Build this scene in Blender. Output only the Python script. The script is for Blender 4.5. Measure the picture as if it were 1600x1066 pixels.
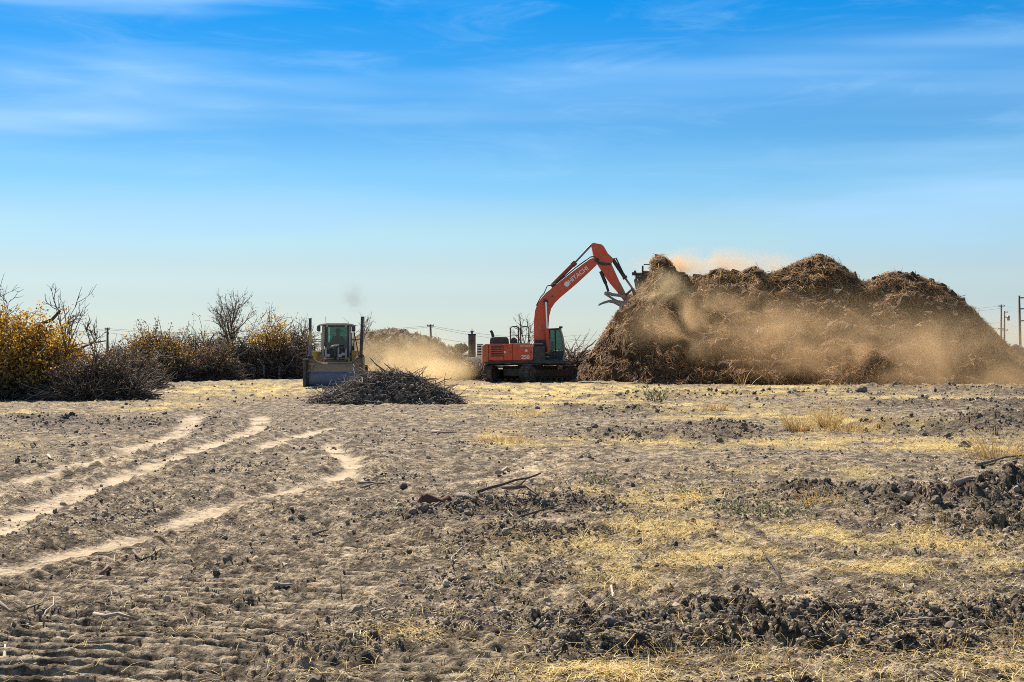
import bpy, math, random
import numpy as np
from mathutils import Vector, Matrix, Euler

for o in list(bpy.data.objects):
    bpy.data.objects.remove(o)
SC = bpy.context.scene
COL = SC.collection
R = math.radians

# ---------------------------------------------------------------- camera
CAM_H = 1.7
FPX = 2222.0                       # focal length in pixels of the 1600 px wide photograph
HORIZON = 550.0
cam_data = bpy.data.cameras.new('camera')
cam_data.sensor_width = 36.0
cam_data.lens = 36.0 * FPX / 1600.0
cam_data.shift_y = (HORIZON - 533.0) / 1600.0
cam_data.clip_start = 0.1
cam_data.clip_end = 12000.0
cam = bpy.data.objects.new('camera', cam_data)
cam.location = (0.0, 0.0, CAM_H)
cam.rotation_euler = (R(90), 0, 0)
COL.objects.link(cam)
SC.camera = cam

# ---------------------------------------------------------------- daylight
SUN_EL, SUN_AZ = R(46), R(-27)     # azimuth measured from +Y (view direction) towards +X
world = bpy.data.worlds.new('World')
SC.world = world
world.use_nodes = True
nt = world.node_tree
nt.nodes.clear()
wout = nt.nodes.new('ShaderNodeOutputWorld')
bg = nt.nodes.new('ShaderNodeBackground')
sky = nt.nodes.new('ShaderNodeTexSky')
sky.sky_type = 'NISHITA'
sky.sun_disc = False
sky.sun_elevation = SUN_EL
sky.sun_rotation = SUN_AZ
sky.altitude = 2000
sky.air_density = 1.0
sky.dust_density = 0.0
sky.ozone_density = 3.0
bg.inputs['Strength'].default_value = 0.076
# thin cirrus streaks, laid out over the whole dome by direction
tc = nt.nodes.new('ShaderNodeTexCoord')
def wn(kind, **kw):
    n = nt.nodes.new(kind)
    for k, v in kw.items():
        setattr(n, k, v)
    return n
def wmap(scale, loc=(0, 0, 0), rot=(0, 0, 0)):
    m = wn('ShaderNodeMapping')
    m.inputs['Scale'].default_value = scale
    m.inputs['Location'].default_value = loc
    m.inputs['Rotation'].default_value = rot
    nt.links.new(tc.outputs['Generated'], m.inputs['Vector'])
    return m
def wnoise(m, scale, detail, dist, rough=0.55):
    n = wn('ShaderNodeTexNoise')
    n.inputs['Scale'].default_value = scale
    n.inputs['Detail'].default_value = detail
    n.inputs['Roughness'].default_value = rough
    n.inputs['Distortion'].default_value = dist
    nt.links.new(m.outputs['Vector'], n.inputs['Vector'])
    return n
def wramp(src, a, b, lo=0.0, hi=1.0):
    r = wn('ShaderNodeMapRange')
    r.interpolation_type = 'SMOOTHSTEP'
    r.inputs['From Min'].default_value = a
    r.inputs['From Max'].default_value = b
    r.inputs['To Min'].default_value = lo
    r.inputs['To Max'].default_value = hi
    nt.links.new(src, r.inputs['Value'])
    return r
def wmath(op, a, b):
    m = wn('ShaderNodeMath', operation=op)
    for i, v in enumerate((a, b)):
        if isinstance(v, (int, float)):
            m.inputs[i].default_value = v
        else:
            nt.links.new(v, m.inputs[i])
    return m.outputs[0]
sep = wn('ShaderNodeSeparateXYZ')
nt.links.new(tc.outputs['Generated'], sep.inputs[0])
# the deep dry-air blue of the photograph: tint by elevation, unseen upper stops are tuned for the fill in the shade
tint = wn('ShaderNodeValToRGB')
tint.color_ramp.interpolation = 'EASE'
el_stops = [(0.0, (.46, .465, .50)), (0.03, (.55, .525, .52)), (0.055, (.65, .60, .545)), (0.085, (.66, .70, .62)), (0.12, (.44, .67, .71)), (0.156, (.29, .59, .71)),
            (0.20, (.11, .55, .78)), (0.25, (.012, .53, .83)), (.45, (.28, .48, .66)), (1.0, (.40, .52, .62))]
while len(tint.color_ramp.elements) < len(el_stops):
    tint.color_ramp.elements.new(0.5)
for e, (p, c) in zip(tint.color_ramp.elements, el_stops):
    e.position = p
    e.color = (*c, 1)
nt.links.new(sep.outputs['Z'], tint.inputs['Fac'])
tm = wn('ShaderNodeMix', data_type='RGBA', blend_type='MULTIPLY')
tm.inputs['Factor'].default_value = 1.0
nt.links.new(sky.outputs['Color'], tm.inputs['A'])
nt.links.new(tint.outputs['Color'], tm.inputs['B'])
VEIL_LOC = (4.7, 0.8, 2.12)
# broad veils + fine fibres, elongated along the horizon
veil = wramp(wnoise(wmap((1.3, 1.3, 11.0), VEIL_LOC, (0.03, 0.05, 0)), 1.4, 3.5, 0.4).outputs['Fac'], 0.42, 0.72, 0.0, 0.74)
fibre = wramp(wnoise(wmap((4.0, 4.0, 22.0), (3.1, 1.2, 0.0), (0.0, 0.10, 0)), 2.0, 9, 0.9, 0.68).outputs['Fac'], 0.46, 0.80, 0.0, 0.24)
up = wramp(sep.outputs['Z'], 0.05, 0.10, 0.25, 1.0)
fac = wmath('MULTIPLY', wmath('MINIMUM', wmath('ADD', veil.outputs[0], fibre.outputs[0]), 0.9), up.outputs[0])
cm = wn('ShaderNodeMix', data_type='RGBA')
nt.links.new(fac, cm.inputs['Factor'])
nt.links.new(tm.outputs['Result'], cm.inputs['A'])
cm.inputs['B'].default_value = (2.9, 4.9, 7.1, 1)
nt.links.new(cm.outputs['Result'], bg.inputs['Color'])
nt.links.new(bg.outputs['Background'], wout.inputs['Surface'])

sun_data = bpy.data.lights.new('sun', 'SUN')
sun_data.energy = 5.0
sun_data.angle = R(0.55)
sun_data.color = (1.0, 0.93, 0.82)
sun = bpy.data.objects.new('sun', sun_data)
sdir = Vector((math.sin(SUN_AZ) * math.cos(SUN_EL), math.cos(SUN_AZ) * math.cos(SUN_EL), math.sin(SUN_EL)))
sun.rotation_euler = sdir.to_track_quat('Z', 'Y').to_euler()
COL.objects.link(sun)

SC.view_settings.view_transform = 'Standard'
SC.view_settings.look = 'None'
SC.view_settings.gamma = 1.0
SC.view_settings.use_curve_mapping = False
SC.view_settings.exposure = 1.0
SC.cycles.use_denoising = False
SC.cycles.filter_width = 0.95
SC.cycles.max_bounces = 6
SC.cycles.diffuse_bounces = 3
SC.cycles.volume_bounces = 1
SC.cycles.transparent_max_bounces = 12

# ---------------------------------------------------------------- helpers
RNG = np.random.default_rng(7)
random.seed(7)

def tag(o, label=None, cat=None, group=None, kind=None):
    if label: o['label'] = label
    if cat: o['category'] = cat
    if group: o['group'] = group
    if kind: o['kind'] = kind
    return o

def link(o, parent=None):
    COL.objects.link(o)
    if parent is not None:
        o.parent = parent
    return o

def empty(name, loc=(0, 0, 0), rz=0.0, parent=None):
    o = bpy.data.objects.new(name, None)
    o.empty_display_size = 0.3
    o.location = loc
    o.rotation_euler = (0, 0, rz)
    return link(o, parent)

def copy_tree(o, parent=None):
    c = o.copy()
    COL.objects.link(c)
    c.parent = parent
    for ch in list(o.children):
        copy_tree(ch, c)
    return c

def gpt(px, py, z=0.0):
    """ground point (height z) seen at photograph pixel px, py"""
    Y = FPX * (CAM_H - z) / (py - HORIZON)
    return ((px - 800.0) / FPX * Y, Y)

def at(px, py, Y):
    """world point at distance Y that photograph pixel px, py shows"""
    return Vector(((px - 800.0) / FPX * Y, Y, CAM_H + (HORIZON - py) / FPX * Y))

# --- numpy noise
_perm = RNG.permutation(512).astype(np.int64)
_perm = np.concatenate([_perm, _perm, _perm])
_ang = RNG.uniform(0, 2 * np.pi, 512)
_gx, _gy = np.cos(_ang), np.sin(_ang)
def pnoise(x, y):
    x = np.asarray(x, float); y = np.asarray(y, float)
    xi = np.floor(x).astype(np.int64); yi = np.floor(y).astype(np.int64)
    xf = x - xi; yf = y - yi
    u = xf * xf * xf * (xf * (xf * 6 - 15) + 10); v = yf * yf * yf * (yf * (yf * 6 - 15) + 10)
    xi &= 511; yi &= 511
    def g(ix, iy, dx, dy):
        h = _perm[_perm[ix & 511] + (iy & 511)] & 511
        return _gx[h] * dx + _gy[h] * dy
    n00 = g(xi, yi, xf, yf); n10 = g(xi + 1, yi, xf - 1, yf)
    n01 = g(xi, yi + 1, xf, yf - 1); n11 = g(xi + 1, yi + 1, xf - 1, yf - 1)
    return ((n00 * (1 - u) + n10 * u) * (1 - v) + (n01 * (1 - u) + n11 * u) * v) * 1.5
def fbm(x, y, octv=4, gain=0.5, lac=2.03):
    s = 0.0; a = 1.0; t = 0.0
    for i in range(octv):
        s = s + a * pnoise(x + 17.3 * i, y - 9.1 * i); t += a
        a *= gain; x = x * lac; y = y * lac
    return s / t
def sstep(a, b, x):
    t = np.clip((x - a) / (b - a), 0, 1)
    return t * t * (3 - 2 * t)

# --- mesh from numpy arrays (all faces with k corners)
def np_mesh(name, V, F, mats, parent=None, smooth=False, attrs=None, matidx=None):
    V = np.ascontiguousarray(V, dtype=np.float32); F = np.ascontiguousarray(F, dtype=np.int32)
    k = F.shape[1]
    me = bpy.data.meshes.new(name)
    me.vertices.add(len(V)); me.vertices.foreach_set('co', V.ravel())
    me.loops.add(F.size); me.loops.foreach_set('vertex_index', F.ravel())
    me.polygons.add(len(F))
    me.polygons.foreach_set('loop_start', np.arange(0, F.size, k, dtype=np.int32))
    me.polygons.foreach_set('loop_total', np.full(len(F), k, dtype=np.int32))
    me.polygons.foreach_set('use_smooth', np.full(len(F), smooth, dtype=bool))
    for m in (mats if isinstance(mats, (list, tuple)) else [mats]):
        me.materials.append(m)
    if matidx is not None:
        me.polygons.foreach_set('material_index', np.asarray(matidx, dtype=np.int32))
    for nm, arr in (attrs or {}).items():
        a = me.attributes.new(nm, 'FLOAT', 'POINT')
        a.data.foreach_set('value', np.ascontiguousarray(arr, dtype=np.float32))
    me.update(calc_edges=True)
    me.validate()
    o = bpy.data.objects.new(name, me)
    return link(o, parent)

def rot_mats(n, rng, tilt=None):
    """random rotation matrices; with tilt, only yaw plus a small lean"""
    if tilt is None:
        q = rng.normal(size=(n, 4)); q /= np.linalg.norm(q, axis=1)[:, None]
        w, x, y, z = q.T
        return np.stack([np.stack([1 - 2 * (y * y + z * z), 2 * (x * y - z * w), 2 * (x * z + y * w)], -1),
                         np.stack([2 * (x * y + z * w), 1 - 2 * (x * x + z * z), 2 * (y * z - x * w)], -1),
                         np.stack([2 * (x * z - y * w), 2 * (y * z + x * w), 1 - 2 * (x * x + y * y)], -1)], 1)
    yaw = rng.uniform(0, 2 * np.pi, n); p = rng.normal(0, tilt, n)
    c, s = np.cos(yaw), np.sin(yaw); cp, sp = np.cos(p), np.sin(p)
    z0 = np.zeros(n); o1 = np.ones(n)
    Rz = np.stack([np.stack([c, -s, z0], -1), np.stack([s, c, z0], -1), np.stack([z0, z0, o1], -1)], 1)
    Ry = np.stack([np.stack([cp, z0, sp], -1), np.stack([z0, o1, z0], -1), np.stack([-sp, z0, cp], -1)], 1)
    return Rz @ Ry

def scatter(name, PV, PF, pos, rot, scl, mat, rng, jitter=0.0, parent=None, smooth=False, extra=None, dim=None):
    """joined copies of one small piece (PV verts, PF faces), each with its own 'tone'"""
    n = len(pos); v = len(PV)
    L = np.broadcast_to(PV[None], (n, v, 3)).copy()
    if jitter:
        L *= 1 + rng.uniform(-jitter, jitter, (n, v, 1))
    L *= scl.reshape(n, 1, -1)
    W = np.einsum('nij,nvj->nvi', rot, L) + pos[:, None, :]
    F = (PF[None] + (np.arange(n) * v)[:, None, None]).reshape(-1, PF.shape[1])
    at_ = {'tone': np.repeat(rng.uniform(0, 1, n) * (1 if dim is None else dim), v)}
    if extra is not None:
        at_['kindf'] = np.repeat(extra, v)
    return np_mesh(name, W.reshape(-1, 3), F, mat, parent, smooth, at_)

def ico(sub=0):
    import bmesh
    bm = bmesh.new()
    bmesh.ops.create_icosphere(bm, subdivisions=sub + 1, radius=1.0)
    V = np.array([v.co[:] for v in bm.verts]); F = np.array([[v.index for v in f.verts] for f in bm.faces])
    bm.free()
    return V, F
ICO0 = ico(0); ICO1 = ico(1)
OCT = (np.array([(1, 0, 0), (-1, 0, 0), (0, 1, 0), (0, -1, 0), (0, 0, 1), (0, 0, -1)], float),
       np.array([(0, 2, 4), (2, 1, 4), (1, 3, 4), (3, 0, 4), (2, 0, 5), (1, 2, 5), (3, 1, 5), (0, 3, 5)]))

class MB:
    """collects boxes, bars, tubes and prisms, then links them as ONE mesh object"""
    def __init__(s):
        s.v = []; s.f = []
    def add(s, V, F):
        b = len(s.v)
        s.v += [tuple(p) for p in V]
        s.f += [tuple(i + b for i in f) for f in F]
        return s
    def box(s, x0, x1, y0, y1, z0, z1):
        V = [(x0, y0, z0), (x1, y0, z0), (x1, y1, z0), (x0, y1, z0), (x0, y0, z1), (x1, y0, z1), (x1, y1, z1), (x0, y1, z1)]
        return s.add(V, [(0, 3, 2, 1), (4, 5, 6, 7), (0, 1, 5, 4), (1, 2, 6, 5), (2, 3, 7, 6), (3, 0, 4, 7)])
    def prism(s, pts, y0, y1, taper=1.0):
        """outline in x,z extruded from y0 to y1"""
        n = len(pts)
        a = sum(pts[i][0] * pts[(i + 1) % n][1] - pts[(i + 1) % n][0] * pts[i][1] for i in range(n))
        if a < 0: pts = pts[::-1]
        V = [(x, y0, z) for x, z in pts] + [(x, y1, z) for x, z in pts]
        F = [tuple(range(n)), tuple(range(2 * n - 1, n - 1, -1))]
        F += [(i, i + n, (i + 1) % n + n, (i + 1) % n) for i in range(n)]
        return s.add(V, F)
    def tube(s, path, r, sides=6, cap=True):
        path = [Vector(p) for p in path]
        n = len(path)
        rr = list(r) if isinstance(r, (list, tuple, np.ndarray)) else [r] * n
        V = []; F = []
        up = None
        for i, p in enumerate(path):
            t = (path[min(i + 1, n - 1)] - path[max(i - 1, 0)]).normalized()
            if up is None:
                up = t.orthogonal().normalized()
            else:
                up = (up - t * up.dot(t))
                up = up.normalized() if up.length > 1e-6 else t.orthogonal().normalized()
            side = t.cross(up)
            for k in range(sides):
                a = 2 * math.pi * k / sides
                V.append(p + (up * math.cos(a) + side * math.sin(a)) * rr[i])
        for i in range(n - 1):
            for k in range(sides):
                k2 = (k + 1) % sides
                F.append((i * sides + k, i * sides + k2, (i + 1) * sides + k2, (i + 1) * sides + k))
        if cap:
            F.append(tuple(range(sides - 1, -1, -1)))
            F.append(tuple(range((n - 1) * sides, n * sides)))
        return s.add(V, F)
    def build(s, name, mat, parent=None, smooth=False, bevel=0.0, loc=None, rot=None, seg=1):
        me = bpy.data.meshes.new(name)
        me.from_pydata(s.v, [], s.f)
        for m in (mat if isinstance(mat, (list, tuple)) else [mat]):
            me.materials.append(m)
        if smooth:
            me.polygons.foreach_set('use_smooth', [True] * len(me.polygons))
        me.update()
        o = bpy.data.objects.new(name, me)
        if loc is not None: o.location = loc
        if rot is not None: o.rotation_euler = rot
        link(o, parent)
        if bevel:
            b = o.modifiers.new('bevel', 'BEVEL'); b.width = bevel; b.segments = seg; b.limit_method = 'ANGLE'
        if smooth == 'edge':
            pass
        return o

# ---------------------------------------------------------------- materials
class NT:
    def __init__(s, name):
        s.m = bpy.data.materials.new(name); s.m.use_nodes = True
        s.t = s.m.node_tree; s.b = s.t.nodes['Principled BSDF']
    def n(s, kind, ins=None, **kw):
        nd = s.t.nodes.new(kind)
        for k, v in kw.items(): setattr(nd, k, v)
        for k, v in (ins or {}).items(): s.put(nd.inputs[k], v)
        return nd
    def put(s, sock, v):
        if hasattr(v, 'is_output'): s.t.links.new(v, sock)
        elif isinstance(v, (tuple, list)) and len(v) == 3 and sock.type == 'RGBA': sock.default_value = (*v, 1)
        else: sock.default_value = v
    def obj(s): return s.n('ShaderNodeTexCoord').outputs['Object']
    def attr(s, nm): return s.n('ShaderNodeAttribute', attribute_name=nm).outputs['Fac']
    def noise(s, vec, scale, detail=4, rough=0.55, dist=0.0):
        return s.n('ShaderNodeTexNoise', {'Vector': vec, 'Scale': scale, 'Detail': detail, 'Roughness': rough, 'Distortion': dist}).outputs['Fac']
    def voro(s, vec, scale, feature='F1', out='Distance'):
        return s.n('ShaderNodeTexVoronoi', {'Vector': vec, 'Scale': scale}, feature=feature).outputs[out]
    def rng(s, v, a, b, lo=0.0, hi=1.0):
        return s.n('ShaderNodeMapRange', {'Value': v, 'From Min': a, 'From Max': b, 'To Min': lo, 'To Max': hi}).outputs[0]
    def math(s, op, a, b=0.0, c=None, clamp=False):
        nd = s.n('ShaderNodeMath', {0: a, 1: b}, operation=op, use_clamp=clamp)
        return nd.outputs[0]
    def mix(s, f, a, b, blend='MIX'):
        nd = s.n('ShaderNodeMix', data_type='RGBA', blend_type=blend)
        s.put(nd.inputs['Factor'], f)
        s.put(nd.inputs[6], a); s.put(nd.inputs[7], b)
        return nd.outputs[2]
    def scalev(s, vec, sc):
        return s.n('ShaderNodeMapping', {'Vector': vec, 'Scale': sc}).outputs[0]
    def bump(s, h, strength, dist):
        return s.n('ShaderNodeBump', {'Height': h, 'Strength': strength, 'Distance': dist}).outputs[0]
    def out(s, col=None, rough=None, metal=None, normal=None, **kw):
        if col is not None: s.put(s.b.inputs['Base Color'], col)
        if rough is not None: s.put(s.b.inputs['Roughness'], rough)
        if metal is not None: s.put(s.b.inputs['Metallic'], metal)
        if normal is not None: s.put(s.b.inputs['Normal'], normal)
        for k, v in kw.items(): s.put(s.b.inputs[k], v)
        return s.m

def mat_paint(name, col, dust=0.35, rough=0.45, metal=0.0, dustcol=(.36, .27, .17), sc=3.0):
    """painted or bare metal under uneven dust and scuffs"""
    t = NT(name); v = t.obj()
    f = t.rng(t.noise(v, sc, 6, .62), .42, .78, 0, dust)
    geo = t.n('ShaderNodeNewGeometry').outputs['Normal']
    up = t.n('ShaderNodeSeparateXYZ', {0: geo}).outputs[2]
    f2 = t.math('MULTIPLY', t.rng(up, .3, 1.0, 0, .55 if dust else 0), t.noise(v, sc * 2.3, 4), clamp=True)
    f = t.math('ADD', f, f2, clamp=True)
    c = t.mix(t.rng(t.noise(v, sc * 7, 5), .3, .7, 0, 1), tuple(q * .82 for q in col), tuple(min(1, q * 1.12) for q in col))
    c = t.mix(t.rng(t.noise(t.scalev(v, (1, 1, .35)), sc * 1.7, 7, .7), .55, .75, 0, .5), c, (.035, .025, .02))
    c = t.mix(f, c, dustcol)
    r = t.rng(f, 0, .6, rough, .85)
    return t.out(c, r, metal, t.bump(t.noise(v, sc * 9, 3), .15, .01))

def mat_plain(name, col, rough=0.7, metal=0.0, var=0.25, sc=6.0, **kw):
    t = NT(name); v = t.obj()
    c = t.mix(t.rng(t.noise(v, sc, 5), .3, .7, 0, 1), tuple(q * (1 - var) for q in col), tuple(min(1, q * (1 + var)) for q in col))
    return t.out(c, rough, metal, t.bump(t.noise(v, sc * 4, 4), .3, .01), **kw)

def mat_tone(name, stops, rough=0.9, sc=30.0, translucent=0.0):
    """colour by each piece's own 'tone'"""
    t = NT(name); a = t.attr('tone')
    r = t.n('ShaderNodeValToRGB', {'Fac': a})
    while len(r.color_ramp.elements) < len(stops): r.color_ramp.elements.new(.5)
    for e, (p, c) in zip(r.color_ramp.elements, stops):
        e.position = p; e.color = (*c, 1)
    v = t.obj()
    c = t.mix(t.rng(t.noise(v, sc, 3), .3, .7, .0, .35), r.outputs[0], (.05, .04, .03))
    m = t.out(c, rough)
    if translucent:
        tr = t.n('ShaderNodeBsdfTranslucent', {'Color': r.outputs[0]})
        mx = t.n('ShaderNodeMixShader', {0: translucent, 1: t.b.outputs[0], 2: tr.outputs[0]})
        t.t.links.new(mx.outputs[0], t.t.nodes['Material Output'].inputs['Surface'])
    return m

# ---------------------------------------------------------------- ground
def poly_dist(X, Y, pts):
    """distance, arc length along and signed side of a polyline"""
    best = np.full(X.shape, 1e9); arc = np.zeros(X.shape); side = np.zeros(X.shape)
    acc = 0.0
    for (x0, y0), (x1, y1) in zip(pts[:-1], pts[1:]):
        dx, dy = x1 - x0, y1 - y0; L = math.hypot(dx, dy)
        t = np.clip(((X - x0) * dx + (Y - y0) * dy) / (L * L), 0, 1)
        ex, ey = X - (x0 + t * dx), Y - (y0 + t * dy)
        d = np.hypot(ex, ey); m = d < best
        best = np.where(m, d, best); arc = np.where(m, acc + t * L, arc)
        side = np.where(m, np.sign(dx * ey - dy * ex), side)
        acc += L
    return best, arc, side, acc

def near_mask(X, Y, pts, m):
    xs = [p[0] for p in pts]; ys = [p[1] for p in pts]
    return (X > min(xs) - m) & (X < max(xs) + m) & (Y > min(ys) - m) & (Y < max(ys) + m)

def smooth_path(px, n=3):
    p = [Vector(gpt(*q)) for q in px]
    out = []
    for i in range(len(p) - 1):
        a, b, c, d = p[max(i - 1, 0)], p[i], p[i + 1], p[min(i + 2, len(p) - 1)]
        for k in range(n):
            t = k / n
            out.append(0.5 * ((2 * b) + (c - a) * t + (2 * a - 5 * b + 4 * c - d) * t * t + (3 * b - a - 3 * c + d) * t ** 3))
    out.append(p[-1])
    return [(v.x, v.y) for v in out]

# dusty wheel ruts: path seen in the photograph, half width in metres
RUTS = [
    (smooth_path([(-60, 905), (60, 872), (150, 850), (250, 822), (350, 790), (450, 768), (520, 748), (551, 735), (541, 716), (513, 701), (530, 687)]), .28),
    (smooth_path([(-60, 845), (0, 824), (80, 785), (200, 742), (300, 706), (380, 677), (407, 661), (402, 646)]), .30),
    (smooth_path([(-60, 772), (100, 735), (200, 706), (268, 682), (298, 656), (312, 644)]), .36),
    (smooth_path([(-60, 790), (60, 752), (170, 722), (260, 697)]), .16),
    (smooth_path([(408, 707), (420, 694), (470, 680), (550, 659)]), .30),
]
# banks and clods thrown up by the machines: path, height, half width, length of the lumps
BANKS = [
    ([(900, 1032), (985, 1020), (1060, 1010), (1160, 1004), (1262, 1010)], .10, .17, .10),
    ([(1262, 1014), (1330, 1016), (1420, 1018), (1500, 1012)], .07, .16, .10),
    ([(1150, 965), (1260, 966), (1330, 976), (1450, 982), (1660, 972)], .095, .30, .12),
    ([(860, 975), (930, 982), (1010, 980)], .05, .30, .12),
    ([(1255, 772), (1310, 775), (1380, 790), (1470, 795)], .21, .62, .24),
    ([(1460, 800), (1530, 795), (1610, 785)], .20, .70, .26),
    ([(1565, 790), (1600, 792), (1690, 785)], .32, .55, .30),
    ([(1560, 822), (1620, 822), (1700, 820)], .22, .50, .32),
    ([(1385, 672), (1450, 676), (1520, 680), (1545, 676)], .27, .9, .45),
    ([(1555, 672), (1600, 668), (1700, 664)], .45, 1.1, .55),
    ([(960, 680), (1040, 686), (1120, 684), (1140, 668)], .22, 1.0, .45),
    ([(690, 803), (760, 797), (840, 793), (915, 788)], .11, .50, .24),
    ([(730, 832), (800, 832), (860, 838)], .07, .5, .25),
    ([(1370, 612), (1480, 613), (1560, 616), (1700, 612)], .36, 2.2, 1.0),
    ([(1420, 638), (1520, 640), (1700, 636)], .25, 1.8, .8),
    ([(1000, 622), (1100, 618), (1250, 620)], .20, 2.2, 1.0),
    ([(880, 640), (960, 645), (1010, 640)], .12, 1.5, .8),
    ([(60, 655), (160, 662), (260, 660)], .10, 1.4, .8),
]
BANKS = [([gpt(*p) for p in a], h, w, l) for a, h, w, l in BANKS]
# crawler prints: path, half width, pitch of the lugs, depth
PRINTS = [
    (smooth_path([(-120, 1130), (60, 1030), (150, 985), (235, 950), (330, 915), (430, 887), (560, 852), (700, 820)]), .48, .20, .045),
    (smooth_path([(150, 1100), (330, 1012), (430, 962), (520, 922)]), .38, .20, .034),
    (smooth_path([(480, 940), (545, 905), (590, 880)]), .28, .19, .036),
    (smooth_path([(-60, 921), (150, 865), (350, 803), (520, 760), (585, 738), (565, 712)]), .26, .24, .040),
    (smooth_path([(620, 1090), (680, 1040), (760, 1000)]), .34, .20, .026),
    (smooth_path([(760, 760), (830, 735), (880, 700)]), .5, .30, .035),
    (smooth_path([(-80, 985), (80, 930), (200, 890), (300, 868)]), .36, .22, .030),
    (smooth_path([(-60, 800), (150, 735), (300, 690)]), .3, .30, .035),
]
# straw left lying: centre and half size as seen in the photograph, strength
STRAW = [(1060, 780, 150, 16, .9), (1000, 848, 200, 22, .6), (1200, 832, 260, 16, .95), (1350, 692, 240, 10, 1), (1300, 662, 90, 18, 1),
         (1010, 692, 190, 9, .95), (782, 685, 34, 14, 1), (822, 645, 46, 10, .9), (905, 609, 150, 7, 1.7), (1080, 637, 130, 8, .85),
         (1280, 607, 130, 5, 1.6), (250, 637, 62, 6, 1.4), (60, 645, 46, 5, .8), (340, 610, 150, 12, 1.1), (450, 607, 70, 12, 1.3),
         (1420, 892, 220, 12, .7), (1010, 1058, 200, 13, .6), (1330, 1046, 230, 11, .6), (1000, 616, 300, 7, 1.7), (860, 626, 130, 7, 1.5), (1180, 650, 140, 7, 1.2), (1440, 626, 160, 5, 1.0), (740, 606, 120, 5, 1.4), (790, 607, 44, 7, .95), (1500, 848, 140, 12, .6),
         (1500, 702, 160, 7, .9), (1100, 872, 160, 20, .5), (940, 890, 130, 25, .35), (1560, 612, 120, 4, .5), (140, 628, 120, 5, .5),
         (700, 650, 60, 5, .35), (1180, 905, 120, 14, .4), (1290, 735, 160, 10, .35), (70, 690, 110, 8, .45), (660, 1000, 90, 20, .25)]
_st = []
for a, b, rx, ry, k in STRAW:
    x, y = gpt(a, b); ry0 = gpt(a, b + ry)[1]; ry1 = gpt(a, max(b - ry, 556))[1]
    _st.append((x, y, rx / FPX * y, y - ry0, ry1 - y, k))
# smooth pale dust where wheels have rolled it flat
PALE = [(1240, 950, 140, 16, .8), (1130, 715, 260, 12, .55), (1140, 985, 130, 14, .7), (830, 735, 30, 14, .8), (1300, 930, 300, 10, .3),
        (600, 690, 80, 10, .35), (690, 1045, 160, 25, .4), (860, 815, 70, 9, .6), (560, 905, 60, 22, .45), (1030, 650, 160, 9, .55),
        (340, 680, 70, 8, .4), (210, 690, 60, 10, .3)]
_pl = []
for a, b, rx, ry, k in PALE:
    x, y = gpt(a, b); ry0 = gpt(a, b + ry)[1]; ry1 = gpt(a, max(b - ry, 556))[1]
    _pl.append((x, y, rx / FPX * y, y - ry0, ry1 - y, k))

def blobs(X, Y, lst):
    s = np.zeros(X.shape)
    for x, y, rx, a, b, k in lst:
        dy = np.where(Y < y, (Y - y) / a, (Y - y) / b)
        r2 = ((X - x) / rx) ** 2 + dy ** 2
        s = np.maximum(s, k * np.exp(-r2 * .9))
    return s

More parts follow.
